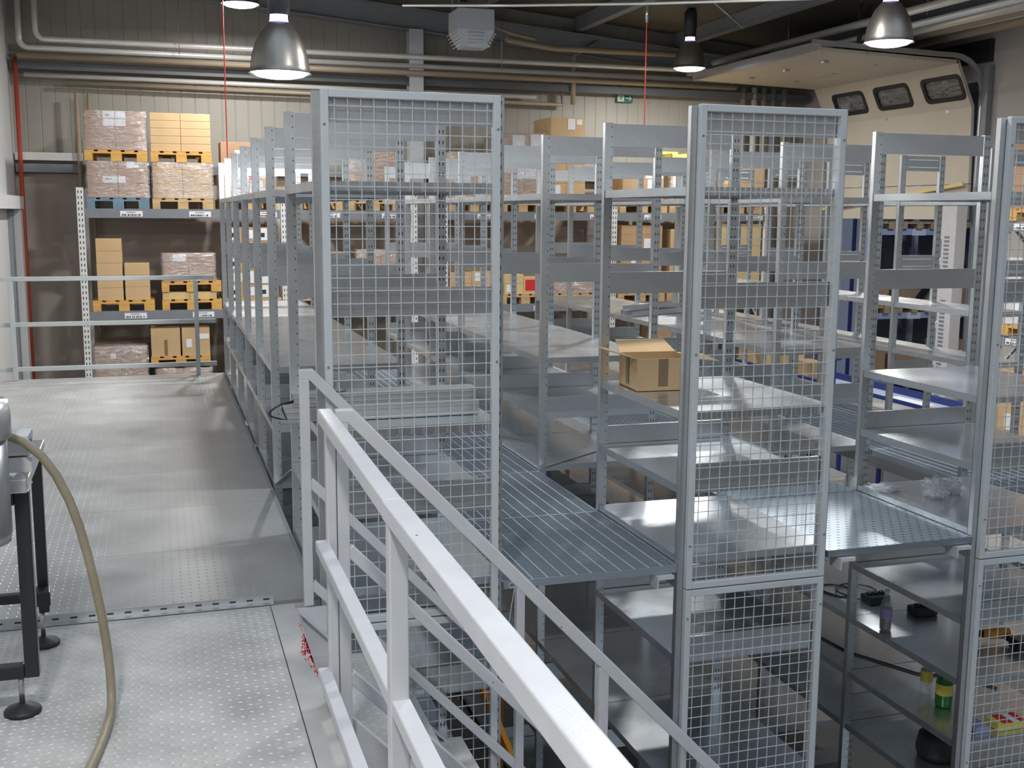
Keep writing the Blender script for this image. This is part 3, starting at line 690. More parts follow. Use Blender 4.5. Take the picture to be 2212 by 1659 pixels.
# ------------------------------------------------------------------ machine on the left
m_ = thing('filling_machine', 'black tube stand carrying a steel cylinder at the left edge', 'machine', (-.55, 3.8, 2.3))
def sq(a, b, w=.042, nm='frame_tube', mt='black'):
    mb = MB(); mb.bar(a, b, w, w, (0, 1, 0) if abs(a[2]-b[2]) > .1 else (0, 0, 1)); return mb.build(nm, mt, m_, bevel=.004)
sq((-.420, 3.55, 2.418), (-.420, 3.55, 3.006)); sq((-1.0, 3.55, 2.438), (-.4412, 3.55, 2.438)); sq((-1.0, 3.55, 2.985), (-.4412, 3.55, 2.985))
sq((-.436, 4.12, 2.424), (-.436, 4.12, 3.0), .036); sq((-1.0, 4.12, 2.482), (-.4542, 4.12, 2.482), .034); sq((-1.0, 3.55, 2.438), (-1.0, 3.55, 2.985))
sq((-1.0, 4.12, 2.424), (-1.0, 4.12, 3.0), .036); sq((-.436, 4.10, 2.50), (-.43, 4.02, 2.50), .05)
mb = MB(); mb.bar((-.425, 3.52, 3.02), (-.43, 4.15, 3.028), .045, .03, (0, 0, 1)); mb.box(-.46, -.40, 3.5, 3.56, 3.008, 3.05); mb.build('slide_rail', 'alu', m_, bevel=.003)
for X, Y in ((-.455, 3.55), (-.445, 4.12)):
    mb = MB(); mb.lathe([(.001, .0), (.055, .0), (.055, .008), (.05, .014), (.02, .024), (.014, .03), (.001, .03)], (X, Y, 2.302), 28)
    f = mb.build('levelling_foot', 'rubber', m_)
    MB().tube([(X, Y, 2.33), (X, Y, 2.43)], .0085, 10).build('threaded_rod', 'silver', f, org=ORG[f.as_pointer()])
mb = MB(); mb.lathe([(.001, 2.9), (.10, 2.9), (.105, 2.93), (.105, 3.20), (.001, 3.2)], (-.535, 3.38, 0), 36); mb.build('cylinder', 'silver', m_)
mb = MB(); mb.lathe([(.001, 3.205), (.118, 3.205), (.118, 3.27), (.112, 3.31), (.001, 3.31)], (-.535, 3.38, 0), 36); mb.build('collar', 'alu', m_)
mb = MB(); mb.lathe([(.001, 3.31), (.092, 3.31), (.092, 3.75), (.085, 3.78), (.001, 3.78)], (-.535, 3.38, 0), 36); mb.build('column', 'silver', m_)
mb = B(-.48, -.385, 3.53, 3.66, 3.065, 3.11); mb.box(-.48, -.392, 3.53, 3.66, 3.116, 3.175); mb.m = 1; mb.box(-.392, -.389, 3.55, 3.60, 3.13, 3.16); mb.build('control_box', ['wallwhite', 'blueprint'], m_, bevel=.003)
mb = MB(); mb.bar((-.43, 3.54, 3.06), (-.40, 3.54, 3.02), .03, .03); mb.build('bracket', 'alu', m_)
hp = [(-.50, 3.47, 3.198), (-.457, 3.49, 3.192), (-.402, 3.5, 3.165), (-.354, 3.5, 3.118), (-.316, 3.5, 3.055), (-.284, 3.5, 2.978), (-.260, 3.5, 2.895), (-.240, 3.5, 2.801), (-.223, 3.5, 2.70), (-.209, 3.5, 2.606), (-.199, 3.5, 2.51), (-.193, 3.5, 2.42), (-.192, 3.49, 2.365), (-.192, 3.46, 2.328), (-.195, 3.40, 2.316), (-.206, 3.28, 2.315), (-.222, 3.17, 2.315), (-.240, 3.06, 2.315), (-.27, 2.9, 2.315), (-.33, 2.7, 2.315)]
o = MB().tube(hp, .0135, 14).build('rubber_hose', 'hose'); tag(o, 'tan rubber hose arching down from the machine onto the landing', 'hose')

# ------------------------------------------------------------------ pallet racks and their loads
def rack(xs, y0, depth, levels, top, label, along='x'):
    t = thing('pallet_rack', label, 'pallet rack', (xs[0], y0, 0), 'pallet racks')
    def P(u0, u1, v0, v1, z0, z1, mb):
        return mb.box(u0, u1, v0, v1, z0, z1) if along == 'x' else mb.box(v0, v1, u0, u1, z0, z1)
    for x in xs:
        mb = MB(); P(x-.045, x+.045, y0, y0+.07, 0, top, mb); P(x-.045, x+.045, y0+depth-.07, y0+depth, 0, top, mb)
        mb.m = 1; z = .1
        while z < top-.05:
            for dx in (-.02, .02): P(x+dx-.006, x+dx+.006, y0-.002, y0, z, z+.035, mb)
            z += .075
        mb.build('upright', ['rackpost', 'ink'], t)
        mb = MB(); z = .2; s = 0
        while z+.9 < top:
            a, b = (y0+.06, y0+depth-.06) if s == 0 else (y0+depth-.06, y0+.06)
            if along == 'x': mb.bar((x, a, z), (x, b, z+.9), .03, .03)
            else: mb.bar((a, x, z), (b, x, z+.9), .03, .03)
            z += .9; s = 1-s
        if mb.v: mb.build('diagonal_brace', 'channel', t)
    for i in range(len(xs)-1):
        for z in levels:
            for v in (y0+.0, y0+depth-.05):
                mb = MB(); P(xs[i]+.046, xs[i+1]-.046, v, v+.05, z-.125, z, mb); bm = mb.build('beam', 'beam', t)
            u = xs[i]+.5
            while u < xs[i+1]-.3:
                mb = MB(); P(u, u+.29, y0-.004, y0-.001, z-.105, z-.03, mb); mb.m = 1; w = u+.02
                while w < u+.26:
                    ww = random.choice((.006, .012, .018)); P(w, w+ww, y0-.006, y0-.004, z-.095, z-.072, mb); w += ww+random.choice((.006, .009, .02))
                P(u+.08, u+.2, y0-.006, y0-.004, z-.05, z-.044, mb)
                mb.build('location_label', ['paper', 'ink'], t); u += .9
    return t
Z1, Z2, Z3 = 3.873, 2.485, 1.10
rack([-.97, 1.72, 3.60], 16.1, 1.05, [Z1, Z2, Z3], 4.15, 'tall pallet rack along the back wall left of the steel column')
rack([4.06, 6.77, 9.45], 16.1, 1.05, [Z1, Z2, Z3], 4.15, 'tall pallet rack along the back wall right of the steel column')
rack([8.4, 11.15], 9.80, 1.05, [3.80, 2.42, 1.05], 4.3, 'pallet rack standing against the right wall', 'y')

def pallet(x, y, z, m, label, w=.8, d=1.2, rot=False):
    mb = MB()
    def Q(a0, a1, b0, b1, c0, c1):
        if rot: mb.box(x+b0, x+b1, y+a0, y+a1, z+c0, z+c1)
        else: mb.box(x+a0, x+a1, y+b0, y+b1, z+c0, z+c1)
    for a in (0, w/2-.07, w-.14):
        Q(a, a+.14 if a else .1, 0, d, .0, .022)
        for b in (0, d/2-.07, d-.145): Q(a+(.0), a+(.14 if a else .1), b, b+.145, .022, .10)
    for b in (0, d/2-.07, d-.145): Q(0, w, b, b+.145, .10, .122)
    n = 5
    for k in range(n): a = k*(w-.12)/(n-1); Q(a, a+.12, 0, d, .122, .144)
    o = mb.build('pallet', m); tag(o, label, 'pallet', 'wooden pallets'); return o
rown = {1: ['only'], 2: ['top', 'bottom'], 3: ['top', 'middle', 'bottom'], 4: ['top', 'second', 'third', 'bottom'], 5: ['top', 'second', 'third', 'fourth', 'bottom']}
coln = {1: [''], 2: ['left ', 'right '], 3: ['left ', 'centre ', 'right ']}
def carton(x0, x1, y0, y1, z0, z1, m, label, seam=False, lab=None, group=None, sidex=False, name='cardboard_box'):
    mb = B(x0, x1, y0, y1, z0, z1); w = x1-x0
    e = .0015
    mb.m = 1
    if seam: mb.box((x0+x1)/2-.02, (x0+x1)/2+.02, y0-e, y0, z1-min(.07, (z1-z0)*.4), z1-.002); mb.box((x0+x1)/2-.02, (x0+x1)/2+.02, y0, y1, z1, z1+e)
    if lab:
        for (a, b, c, d_, mi) in lab:
            mb.m = mi; ee = e*2 if mi == 2 else e*3.2
            mb.box(x0+a*w, x0+b*w, y0-ee, y0, z0+c*(z1-z0), z0+d_*(z1-z0))
    o = mb.build(name, [m, 'tape', 'paper', 'ink', 'redprint', 'blueprint'], bevel=.004)
    tag(o, label, 'box', group); return o
def wrap(x0, x1, y0, y1, z0, z1, label):
    mb = MB(); n = 6; nz = 7; random.seed(int(x0*100+z0*10)); e = .012
    loop = []
    for k in range(n): loop.append((x0-e+(x1-x0+2*e)*k/n, y0-e))
    for k in range(n): loop.append((x1+e, y0-e+(y1-y0+2*e)*k/n))
    for k in range(n): loop.append((x1+e-(x1-x0+2*e)*k/n, y1+e))
    for k in range(n): loop.append((x0-e, y1+e-(y1-y0+2*e)*k/n))
    L_ = len(loop); vs = []
    for i in range(nz):
        z = z0+(z1-z0+.0015)*i/(nz-1)
        for a, b in loop:
            r = random.random()*.012; cx, cy = (x0+x1)/2, (y0+y1)/2
            vs.append((a+(r if a > cx else -r), b+(r if b > cy else -r), z))
    fs = [[i*L_+j, i*L_+(j+1) % L_, (i+1)*L_+(j+1) % L_, (i+1)*L_+j] for i in range(nz-1) for j in range(L_)]
    fs.append([(nz-1)*L_+j for j in range(L_)])
    mb.smooth = True; mb.add(vs, fs)
    o = mb.build('stretch_wrap', 'wrap'); tag(o, label, 'plastic wrap', 'stretch wrap around pallet loads'); return o
def load(x0, cols, z, where, m='card', pal='wood', wr=False, y=16.12, dep=.55, lab=None, plab=None, pw=.8):
    """cols: list of (xa, xb, [box heights bottom to top])"""
    if pal: pallet(x0, y-.02, z, pal, plab or '%s pallet %s' % ({'wood': 'wooden', 'woodo': 'orange tinted wooden', 'woodb': 'bluish wooden'}[pal], where), w=pw)
    zz = z+.145 if pal else z; top = zz
    for ci, (xa, xb, hs) in enumerate(cols):
        q = zz
        for ri, hgt in enumerate(hs):
            rn = rown.get(len(hs), ['%d' % k for k in range(9)])[len(hs)-1-ri]
            l = None
            if lab: l = lab.get((ci, ri))
            w_ = {'card': 'brown', 'card2': 'light brown', 'card3': 'reddish brown', 'cardhi': 'yellowish'}[m]
            ptxt = ('%s box, %sstack, ' % (rn, coln[len(cols)][ci])) if len(hs) > 1 else ('single %sbox, pallet ' % coln[len(cols)][ci])
            carton(xa+.002, xb-.002, y, y+dep+random.random()*.02, q+.001, q+hgt-.001, m, '%s %s%s' % (w_, ptxt, where), lab=l, group='boxes on the pallet '+where)
            q += hgt
        top = max(top, q)
    if wr: wrap(cols[0][0], cols[-1][1], y, y+dep+.02, zz+.003, top, 'clear stretch wrap, boxes '+where)
    return top
L1 = {(0, 3): [(.45, 1.0, .0, 1.0, 2), (.55, .8, .4, .55, 3)]}
h5 = [.097]*5
load(-.885, [(-.868, -.478, h5), (-.478, -.088, h5)], Z1, 'at the far left of the upper rack level', 'card3', 'woodb', True, lab={(0, 2): [(.5, .98, .05, .98, 2), (.6, .8, .5, .6, 3)], (1, 2): [(.0, .25, .05, .98, 2)], (1, 4): [(.3, .7, .1, .95, 2)]})
load(-.885, [(-.872, -.485, [.103]*5), (-.485, -.100, [.103]*5)], 4.505, 'stacked highest at the far left', 'card3', 'woodo', True, lab={(0, 3): [(.6, 1, .05, .98, 2)], (0, 4): [(.6, 1, .02, .98, 2), (.7, .85, .4, .55, 3)], (1, 3): [(0, .35, .05, .98, 2)], (1, 4): [(0, .35, .02, .98, 2)]})
load(-.045, [(-.035, .36, h5), (.36, .755, h5)], Z1, 'second from the left on the upper rack level', 'card2', 'wood', True)
load(-.045, [(-.042, .355, [.102]*5), (.355, .75, [.102]*5)], 4.505, 'stacked highest, second from the left', 'card2', 'woodo')
load(.84, [(.85, 1.25, [.16, .16]), (1.25, 1.62, [.16, .16])], Z1, 'third from the left on the upper rack level', 'card2', 'wood', True, lab={(0, 1): [(.3, 1, 0, 1, 2)], (1, 0): [(0, .6, 0, 1, 2)], (0, 0): [(.6, .95, .0, .8, 2)], (1, 1): [(.0, .35, .7, 1, 4), (.05, .5, 0, .6, 2)]})
carton(.88, 1.30, 16.15, 16.7, 4.352, 4.80, 'card3', 'reddish box with white label on the third pallet load from the left', lab=[(.45, .95, .3, .75, 2)])
o = pallet(1.80, 16.1, Z1, 'wood', 'empty pallet just right of the first inner rack upright')
load(2.62, [(2.65, 3.0, [.21, .21]), (3.0, 3.40, [.23, .23, .23])], Z1, 'left of the steel column on the upper rack level', 'card3', 'wood', True)
load(4.12, [(4.15, 4.50, [.24, .24, .24]), (4.50, 4.86, [.24, .24, .24])], Z1, 'right of the steel column on the upper rack level', 'card2', 'wood', True, lab={(0, 1): [(.2, .9, .0, .9, 2)], (1, 1): [(.2, .9, .1, .9, 2)], (1, 0): [(.1, .4, .2, .9, 2)]})
load(4.93, [(4.98, 5.30, [.34, .34, .34]), (5.30, 5.61, [.34, .34, .34])], Z1, 'under the foil, right of the column', 'card3', 'wood', True, dep=1.05, pw=.70, lab={(1, 2): [(.3, .95, .1, .95, 2)], (0, 2): [(.4, 1, .2, .9, 2)], (1, 1): [(.0, .6, .0, .9, 2)], (0, 1): [(.5, 1, 0, .9, 2)]})
load(5.66, [(5.66, 5.97, [.29, .29, .28]), (5.97, 6.28, [.29, .29, .28])], Z1, 'carrying the large square carton', 'card2', 'wood', False, lab={(0, 2): [(.1, .6, .2, .9, 2)], (0, 0): [(.3, .7, 0, .9, 2)], (1, 1): [(.3, .8, .1, .9, 2)]})
carton(5.72, 6.26, 16.14, 16.95, 4.885, 5.29, 'card2', 'large square carton with two white labels on top of a pallet load', lab=[(.5, .72, .55, .95, 2), (.76, .93, .74, .93, 2)])
load(6.86, [(6.9, 7.25, [.19, .19, .19]), (7.25, 7.6, [.19, .19, .19])], Z1, 'first pallet right of the last inner upright', 'card', 'wood', False, dep=1.0, lab={(1, 2): [(.1, .95, .0, .95, 2)], (1, 1): [(.2, .9, .0, .95, 2)]})
load(7.70, [(7.72, 8.1, [.22, .22, .22]), (8.1, 8.46, [.22, .22, .2])], Z1, 'second pallet right of the last inner upright', 'card2', 'wood', True, lab={(0, 2): [(.1, .95, .0, .95, 2)], (0, 1): [(.1, .95, .0, .95, 2)], (1, 1): [(.2, .9, .0, .95, 2)]})
for i, X in enumerate((7.74, 8.05)):
    mb = B(X, X+.27, 16.15, 16.5, 4.70, 4.705); mb.box(X, X+.27, 16.15, 16.155, 4.70, 4.78-.05*i); mb.box(X, X+.01, 16.15, 16.5, 4.685, 4.80-.05*i); mb.box(X+.26, X+.27, 16.15, 16.5, 4.685, 4.80-.05*i); mb.box(X, X+.27, 16.49, 16.5, 4.685, 4.84-.05*i)
    tag(mb.build('storage_bin', 'yellowbin'), 'small yellow open bin on top of the rack load, %s of two' % ('left', 'right')[i], 'bin', 'yellow bins')
load(8.55, [(8.57, 8.93, [.17, .16]), (8.95, 9.38, [.34, .34])], Z1, 'at the right end, upper level', 'card2', 'wood')
fc = bpy.data.curves.new('carton_print', 'FONT'); fc.body = 'SCHAFER'; fc.size = .085; fc.extrude = .0005
ft = bpy.data.objects.new('carton_print', fc); C.objects.link(ft); dg = bpy.context.evaluated_depsgraph_get()
me = bpy.data.meshes.new_from_object(ft.evaluated_get(dg)); me.materials.clear(); me.materials.append(M['ink'])
bpy.data.objects.remove(ft)
par = [o for o in bpy.data.objects if o.get('label') == 'light brown top box, right stack, at the right end, upper level'][0]
tx = bpy.data.objects.new('printed_text', me); C.objects.link(tx); tx.parent = par; tx.rotation_euler = (PI/2, 0, 0)
tx.location = Vector((8.97, 16.116, 4.60))-ORG[par.as_pointer()]

# middle rack level
load(-.87, [(-.806, -.471, [.17, .17, .165, .165, .17]), (-.448, -.121, [.18, .16, .165])], Z2, 'far left, middle level', 'card2', 'woodo')
load(.03, [(.035, .40, [.10]), (.40, .765, [.10])], Z2, 'lower pallet of the middle double stack', 'cardhi', 'woodo')
load(.03, [(.05, .40, [.13, .13, .13]), (.40, .75, [.13, .13, .13])], 2.735, 'upper pallet of the middle double stack', 'card3', 'woodo', True, lab={(0, 2): [(.4, .9, .1, .9, 2)]})
LB = {}
for c in range(3):
    for r in range(5):
        if (c+r) % 2 == 0: LB[(c, r)] = [(.1, .75, .08, .92, 2), (.2, .5, .3, .6, 3)]
        else: LB[(c, r)] = [(.35, .95, .2, .8, 2)]
LB[(2, 1)] = [(.1, .9, .05, .95, 2), (.2, .45, .55, .85, 5)]
load(.86, [(.93, 1.13, [.2]*5), (1.13, 1.33, [.2]*5), (1.33, 1.56, [.2]*5)], Z2, 'with many white labels beside the first upright', 'card', 'wood', lab=LB)
load(1.84, [(1.9, 2.25, [.30, .28]), (2.25, 2.56, [.32, .33])], Z2, 'left half of the second rack bay', 'card2', 'wood')
load(2.72, [(2.76, 3.1, [.22, .22, .24]), (3.1, 3.44, [.22, .22, .2])], Z2, 'wrapped at the right of the second rack bay', 'card3', 'wood', True)
load(4.12, [(4.15, 4.48, [.17, .17]), (4.48, 4.80, [.17, .18])], Z2, 'on the middle level right of the column', 'card2', 'wood', lab={(1, 1): [(.1, .6, .2, .9, 2)], (1, 0): [(.3, .9, .2, .8, 2)]})
load(4.93, [(5.0, 5.30, [.16, .14]), (5.30, 5.58, [.26])], Z2, 'with the red labelled box', 'cardhi', 'wood', lab={(1, 0): [(.1, .9, .2, .85, 4), (.15, .4, .25, .55, 2)], (0, 0): [(.1, .4, .2, .9, 2)]})
load(5.74, [(5.78, 6.12, [.18]), (6.12, 6.46, [.18])], Z2, 'low wrapped load on the middle level', 'card3', 'wood', True)
load(6.86, [(6.90, 7.25, [.3, .3, .3, .15]), (7.25, 7.6, [.3, .3, .3, .15])], Z2, 'beside the white upright on the middle level', 'card', 'wood', lab={(1, 2): [(.1, .5, .2, .8, 2)], (0, 1): [(.5, .9, .2, .8, 2)]})
load(7.70, [(7.74, 8.08, [.33, .33, .33]), (8.08, 8.42, [.33, .33, .33])], Z2, 'tall load near the right end of the middle level', 'card2', 'wood')
load(8.56, [(8.6, 8.98, [.36, .36, .36]), (8.98, 9.36, [.36, .36, .36])], Z2, 'at the right end of the middle level', 'cardhi', 'wood', lab={(0, 2): [(.55, .95, .1, .9, 2), (.9, 1, 0, 1, 5)], (0, 1): [(.55, .95, .1, .9, 2)]})
# lower rack level
load(-.905, [(-.885, -.54, [.37, .38]), (-.54, -.20, [.37, .38])], Z3, 'strapped at the bottom left behind the railing', 'card3', 'wood', True, dep=1.0, lab={(0, 1): [(.6, .8, .55, .75, 2)]})
load(-.10, [(-.09, .28, [.42]), (.28, .66, [.42])], Z3, 'below the two tall cartons', 'card3', 'wood', True)
load(-.15, [(-.142, .25, [.395]), (.27, .65, [.395])], 1.69, 'carrying two tall cartons behind the railing', 'card2', 'woodo', lab={(0, 0): [(.45, .56, .03, .6, 1)], (1, 0): [(.15, .35, .3, .6, 2), (.55, .98, .6, .78, 2)]})
for X, w in ((.86, 'third pallet place'), (4.9, 'place right of the column'), (7.5, 'place right of the last upright')):
    load(X, [(X+.03, X+.40, [.4, .4]), (X+.40, X+.77, [.4, .4])], Z3, 'on the bottom level, '+w, 'card', 'wood')
# loads on the right wall rack (fronts face the shelving)
def side_load(y0, z, where, hs, m, lab=False):
    pallet(9.78, y0, z, 'woodo', 'orange tinted wooden pallet '+where, d=1.1, rot=True)
    for k in range(2):
        q = z+.145
        for r, hgt in enumerate(hs):
            mb = B(9.81, 10.5, y0+.01+k*.39, y0+.395+k*.39, q+.001, q+hgt-.001)
            if lab or (r+k) % 2: mb.m = 1; mb.box(9.807, 9.81, y0+.05+k*.39, y0+.25+k*.39, q+hgt*.2, q+hgt*.7)
            o = mb.build('cardboard_box', [m, 'paper'], bevel=.004)
            tag(o, '%s box %s, %s of its stack, %s stack' % ({'card3': 'reddish brown', 'wallwhite': 'white', 'card2': 'light brown'}[m], where, rown[len(hs)][len(hs)-1-r], ('near', 'far')[k]), 'box', 'boxes '+where); q += hgt
side_load(10.28, 3.80, 'topmost on the right wall rack', [.26, .26, .24, .24], 'card3'); side_load(9.35, 3.80, 'on the right wall rack, nearer half', [.26, .26, .24], 'card3', True)
side_load(10.28, 2.42, 'on the middle of the right wall rack', [.4, .4], 'wallwhite'); side_load(9.35, 2.42, 'mid right wall rack, nearer half', [.4, .4], 'wallwhite')
side_load(10.28, 1.05, 'low on the right wall rack', [.4, .4], 'card2')

# ------------------------------------------------------------------ things in the next hall
t = thing('pallet_rack', 'blue tinted pallet rack seen through the dock opening', 'pallet rack', (15, 19, 0), 'pallet racks')
for X in (13.1, 15.25, 17.6): B(X-.05, X+.05, 19.0, 19.08, 0, 5.2).build('upright', 'bluelit', t); B(X-.05, X+.05, 19.9, 19.98, 0, 5.2).build('upright', 'bluelit', t)
for Z in (3.60, 1.92, .6):
    for xa, xb in ((13.16, 15.19), (15.31, 17.54)):
        B(xa, xb, 19.0, 19.05, Z-.12, Z).build('beam', 'bluelit', t); B(xa, xb, 19.93, 19.98, Z-.12, Z).build('beam', 'bluelit', t)
    for X in (13.3, 14.45, 15.45, 16.6): B(X, X+.32, 18.99, 18.999, Z-.13, Z+.0).build('location_label', 'paper', t)
for Z, zn in ((3.60, 'upper'), (1.92, 'middle'), (.6, 'lower')):
    for i, X in enumerate((13.2, 14.2, 15.35, 16.4)):
        pn = '%s level of the next hall rack, %s from left' % (zn, ('first', 'second', 'third', 'fourth')[i])
        pallet(X, 18.95, Z+.001, 'wood', 'dark pallet, '+pn, d=1.05)
        if not (zn == 'upper'): carton(X+.03, X+.77, 18.98, 19.6, Z+.147, Z+.147+(.45, .3, .55, .4)[i], 'card', 'dim brown carton, '+pn)
mb = B(12.2, 12.3, 17.75, 18.15, 0, 4.2); mb.box(12.22, 12.28, 17.4, 17.66, 0, 4.2); mb.m = 1; mb.box(12.2, 12.3, 17.66, 17.75, 0, 4.2)  # white column, its cool lighting put into the pale blue colour
tag(mb.build('strip_curtain', ['bluelit', 'navy']), 'white panel with cool light put in as pale blue, next hall', 'curtain')
mb = MB(); mb.bar((14.6, 18.87, 2.2), (15.75, 18.87, 3.6), .1, .1, (0, 1, 0)); mb.build('diagonal_brace', 'black', t)
carton(12.6, 13.5, 14.6, 15.6, .005, 1.6, 'card2', 'big upright carton standing in the dock opening', seam=False)
carton(12.0, 12.8, 13.6, 14.4, .005, 1.55, 'wallwhite', 'tall white package in the dock opening beside the air curtain', seam=False)

# navy conveyor line behind the narrow row
n_ = thing('conveyor', 'long navy blue conveyor line behind the shelving at the right', 'conveyor', (8.6, 13, 0))
B(8.55, 8.60, 10.6, 16.0, 1.36, 1.62).build('side_panel', 'navy', n_); B(9.20, 9.25, 10.6, 16.0, 1.36, 1.62).build('side_panel', 'navy', n_); B(8.605, 9.195, 10.6, 16.0, 1.5, 1.54).build('belt', 'bluelit', n_)
for Y in (10.8, 12.5, 14.2, 15.8):
    for X in (8.56, 9.2): B(X, X+.04, Y, Y+.05, 0, 1.355).build('leg', 'navy', n_)
B(8.55, 8.60, 12.6, 16.0, 1.95, 2.1).build('upper_rail', 'navy', n_)
for Y in (12.7, 15.9): B(8.56, 8.59, Y, Y+.03, 1.62, 1.95).build('rail_post', 'navy', n_)
mb = B(8.64, 8.85, 11.0, 11.7, 1.545, 1.6); tag(mb.build('packing_tray', 'paper'), 'white slab standing in for a bright reflection on the navy conveyor', 'reflection')  # white slab added where the conveyor shows a bright reflection
carton(8.63, 9.1, 14.3, 14.75, 1.545, 1.95, 'cardhi', 'orange brown carton on the navy conveyor under a blue tote', seam=False)
mb = B(8.65, 9.08, 14.32, 14.73, 1.952, 2.14); mb.box(8.63, 9.1, 14.3, 14.75, 2.14, 2.16); tag(mb.build('plastic_tote', 'bluebin', bevel=.01), 'bright blue plastic tote on the orange brown carton', 'tote')
carton(8.63, 8.95, 14.9, 15.4, 1.545, 2.1, 'card2', 'light brown carton on the navy conveyor left of the blue tote', seam=False)
carton(8.65, 8.95, 13.5, 13.9, 1.545, 1.8, 'card', 'small brown carton on the navy conveyor right of the blue tote', seam=False)

# ------------------------------------------------------------------ small things on the shelves
# open cardboard box
cb = thing('open_cardboard_box', 'open cardboard box with raised flaps on the middle row shelf', 'box', (2.33, 5.0, 2.992))
ang = math.radians(-4)
def R_(p): x, y = p[0], p[1]; return (2.19+x*math.cos(ang)-y*math.sin(ang), 4.89+x*math.sin(ang)+y*math.cos(ang), 2.993+p[2])
w_, dp, hh, th = .30, .26, .155, .004
def slab(pts, mb, th=.004):
    a, b, c = [Vector(p) for p in pts[:3]]; nn = (b-a).cross(c-a).normalized()*th
    mb.poly([Vector(p) for p in pts], nn, 0)
mb = MB()
slab([R_((0, 0, 0)), R_((w_, 0, 0)), R_((w_, 0, hh)), R_((0, 0, hh))], mb); slab([R_((0, dp, 0)), R_((w_, dp, 0)), R_((w_, dp, hh)), R_((0, dp, hh))], mb)
slab([R_((0, 0, 0)), R_((0, dp, 0)), R_((0, dp, hh)), R_((0, 0, hh))], mb); slab([R_((w_, 0, 0)), R_((w_, dp, 0)), R_((w_, dp, hh)), R_((w_, 0, hh))], mb)
slab([R_((0, 0, 0)), R_((w_, 0, 0)), R_((w_, dp, 0)), R_((0, dp, 0))], mb)
mb.build('box_body', 'card2', cb)
mb = MB(); slab([R_((.11, -.004, .02)), R_((.16, -.004, .02)), R_((.16, -.004, hh)), R_((.11, -.004, hh))], mb, .001); mb.build('packing_tape', 'tape', cb); mb = MB(); slab([R_((-.004, .11, .02)), R_((-.004, .15, .02)), R_((-.004, .15, hh)), R_((-.004, .11, hh))], mb, .001); mb.build('packing_tape', 'tape', cb)
for pts in ([(0, 0, hh), (0, dp, hh), (-.15, dp-.02, hh+.045), (-.15, .02, hh+.045)], [(0, dp, hh), (w_, dp, hh), (w_-.03, dp+.10, hh+.055), (.01, dp+.10, hh+.055)],
            [(w_, 0, hh), (w_, dp, hh), (w_+.14, dp-.02, hh-.01), (w_+.14, .02, hh-.02)], [(0.005, 0.006, hh), (w_-.005, .006, hh), (w_-.01, .03, hh-.11), (.01, .03, hh-.11)]):
    mb = MB(); slab([R_(q_) for q_ in pts], mb); mb.build('flap', 'card2', cb)
# aluminium profiles on the left row
for i, (y, x0, x1, z) in enumerate(((4.50, .455, 1.284, 2.993), (4.50, .50, 1.27, 3.055))):
    mb = MB(); hh = .060 if i == 0 else .055
    mb.box(x0, x1, y, y+.006, z, z+hh); mb.box(x0, x1, y+.006, y+.09, z, z+.004); mb.box(x0, x1, y+.006, y+.09, z+hh-.004, z+hh); mb.box(x0, x1, y+.084, y+.09, z+.004, z+hh-.004)
    mb.box(x0, x1, y-.006, y, z+hh*.3, z+hh*.36); mb.box(x0, x1, y-.006, y, z+hh*.7, z+hh*.76)
    tag(mb.build('aluminium_profile', 'alu'), '%s of the two long aluminium profiles lying on the left row shelf' % ('lower', 'upper')[i], 'profile', 'aluminium profiles')
pts = [(.50, 4.49, 3.085)]+[(.47-.07*math.sin(t*PI), 4.48, 3.085-.075*t-.01*math.sin(t*PI)) for t in [i/8 for i in range(1, 9)]]+[(.455, 4.485, 3.05), (.45, 4.49, 3.075), (.5, 4.49, 3.078)]
o = MB().tube(pts, .0035, 8).build('cable_loop', 'black'); tag(o, 'thin black cable loop hanging from the end of the aluminium profiles', 'cable')
o = MB().lathe([(.001, 0), (.03, 0), (.032, .006), (.01, .012), (.008, .035), (.001, .036)], (.69, 4.545, 3.1105), 20).build('round_knob', 'silver'); tag(o, 'small round metal knob on top of the aluminium profiles', 'knob')
# loose channels deeper in the right row
for i, (a, b, z) in enumerate((((3.78, 8.62), (4.42, 8.9), 2.992), ((3.80, 8.80), (4.44, 9.0), 2.992), ((3.77, 8.68), (4.40, 9.02), 3.033))):
    mb = MB(); A, Bb = Vector((a[0], a[1], z)), Vector((b[0], b[1], z)); 
    mb.bar(A+Vector((0, 0, .002)), Bb+Vector((0, 0, .002)), .07, .003); dd = (Bb-A).normalized(); sd = Vector((-dd.y, dd.x, 0))*.035
    for s in (-1, 1): mb.bar(A+sd*s+Vector((0, 0, .02)), Bb+sd*s+Vector((0, 0, .02)), .003, .038)
    tag(mb.build('steel_channel', 'plate'), 'loose galvanised channel lying in the right row, %s of three' % ('front', 'rear', 'uppermost')[i], 'steel channel', 'loose steel channels')
# crumpled plastic film
def crumple(c, s, seed, label):
    random.seed(seed); import bmesh
    bm = bmesh.new(); bmesh.ops.create_icosphere(bm, subdivisions=4, radius=1)
    for v in bm.verts:
        p = v.co.copy(); n1 = math.sin(p.x*5+seed)*math.cos(p.y*6+seed*2)+.7*math.sin(p.z*9+p.x*7); n2 = random.uniform(-.12, .12)
        v.co = Vector((p.x*s[0], p.y*s[1], max(p.z, -.55)*s[2]))*(1+.22*n1+n2)
    mz = min(v.co.z for v in bm.verts)
    for v in bm.verts: v.co.z -= mz
    me = bpy.data.meshes.new('plastic_film'); bm.to_mesh(me); bm.free(); me.materials.append(M['crumple'])
    o = bpy.data.objects.new('plastic_film', me); C.objects.link(o); o.location = c; tag(o, label, 'plastic film', 'crumpled plastic film'); return o
crumple((3.80, 5.10, 2.334), (.09, .06, .022), 3, 'flat crumpled clear film beside the perforated walkway')
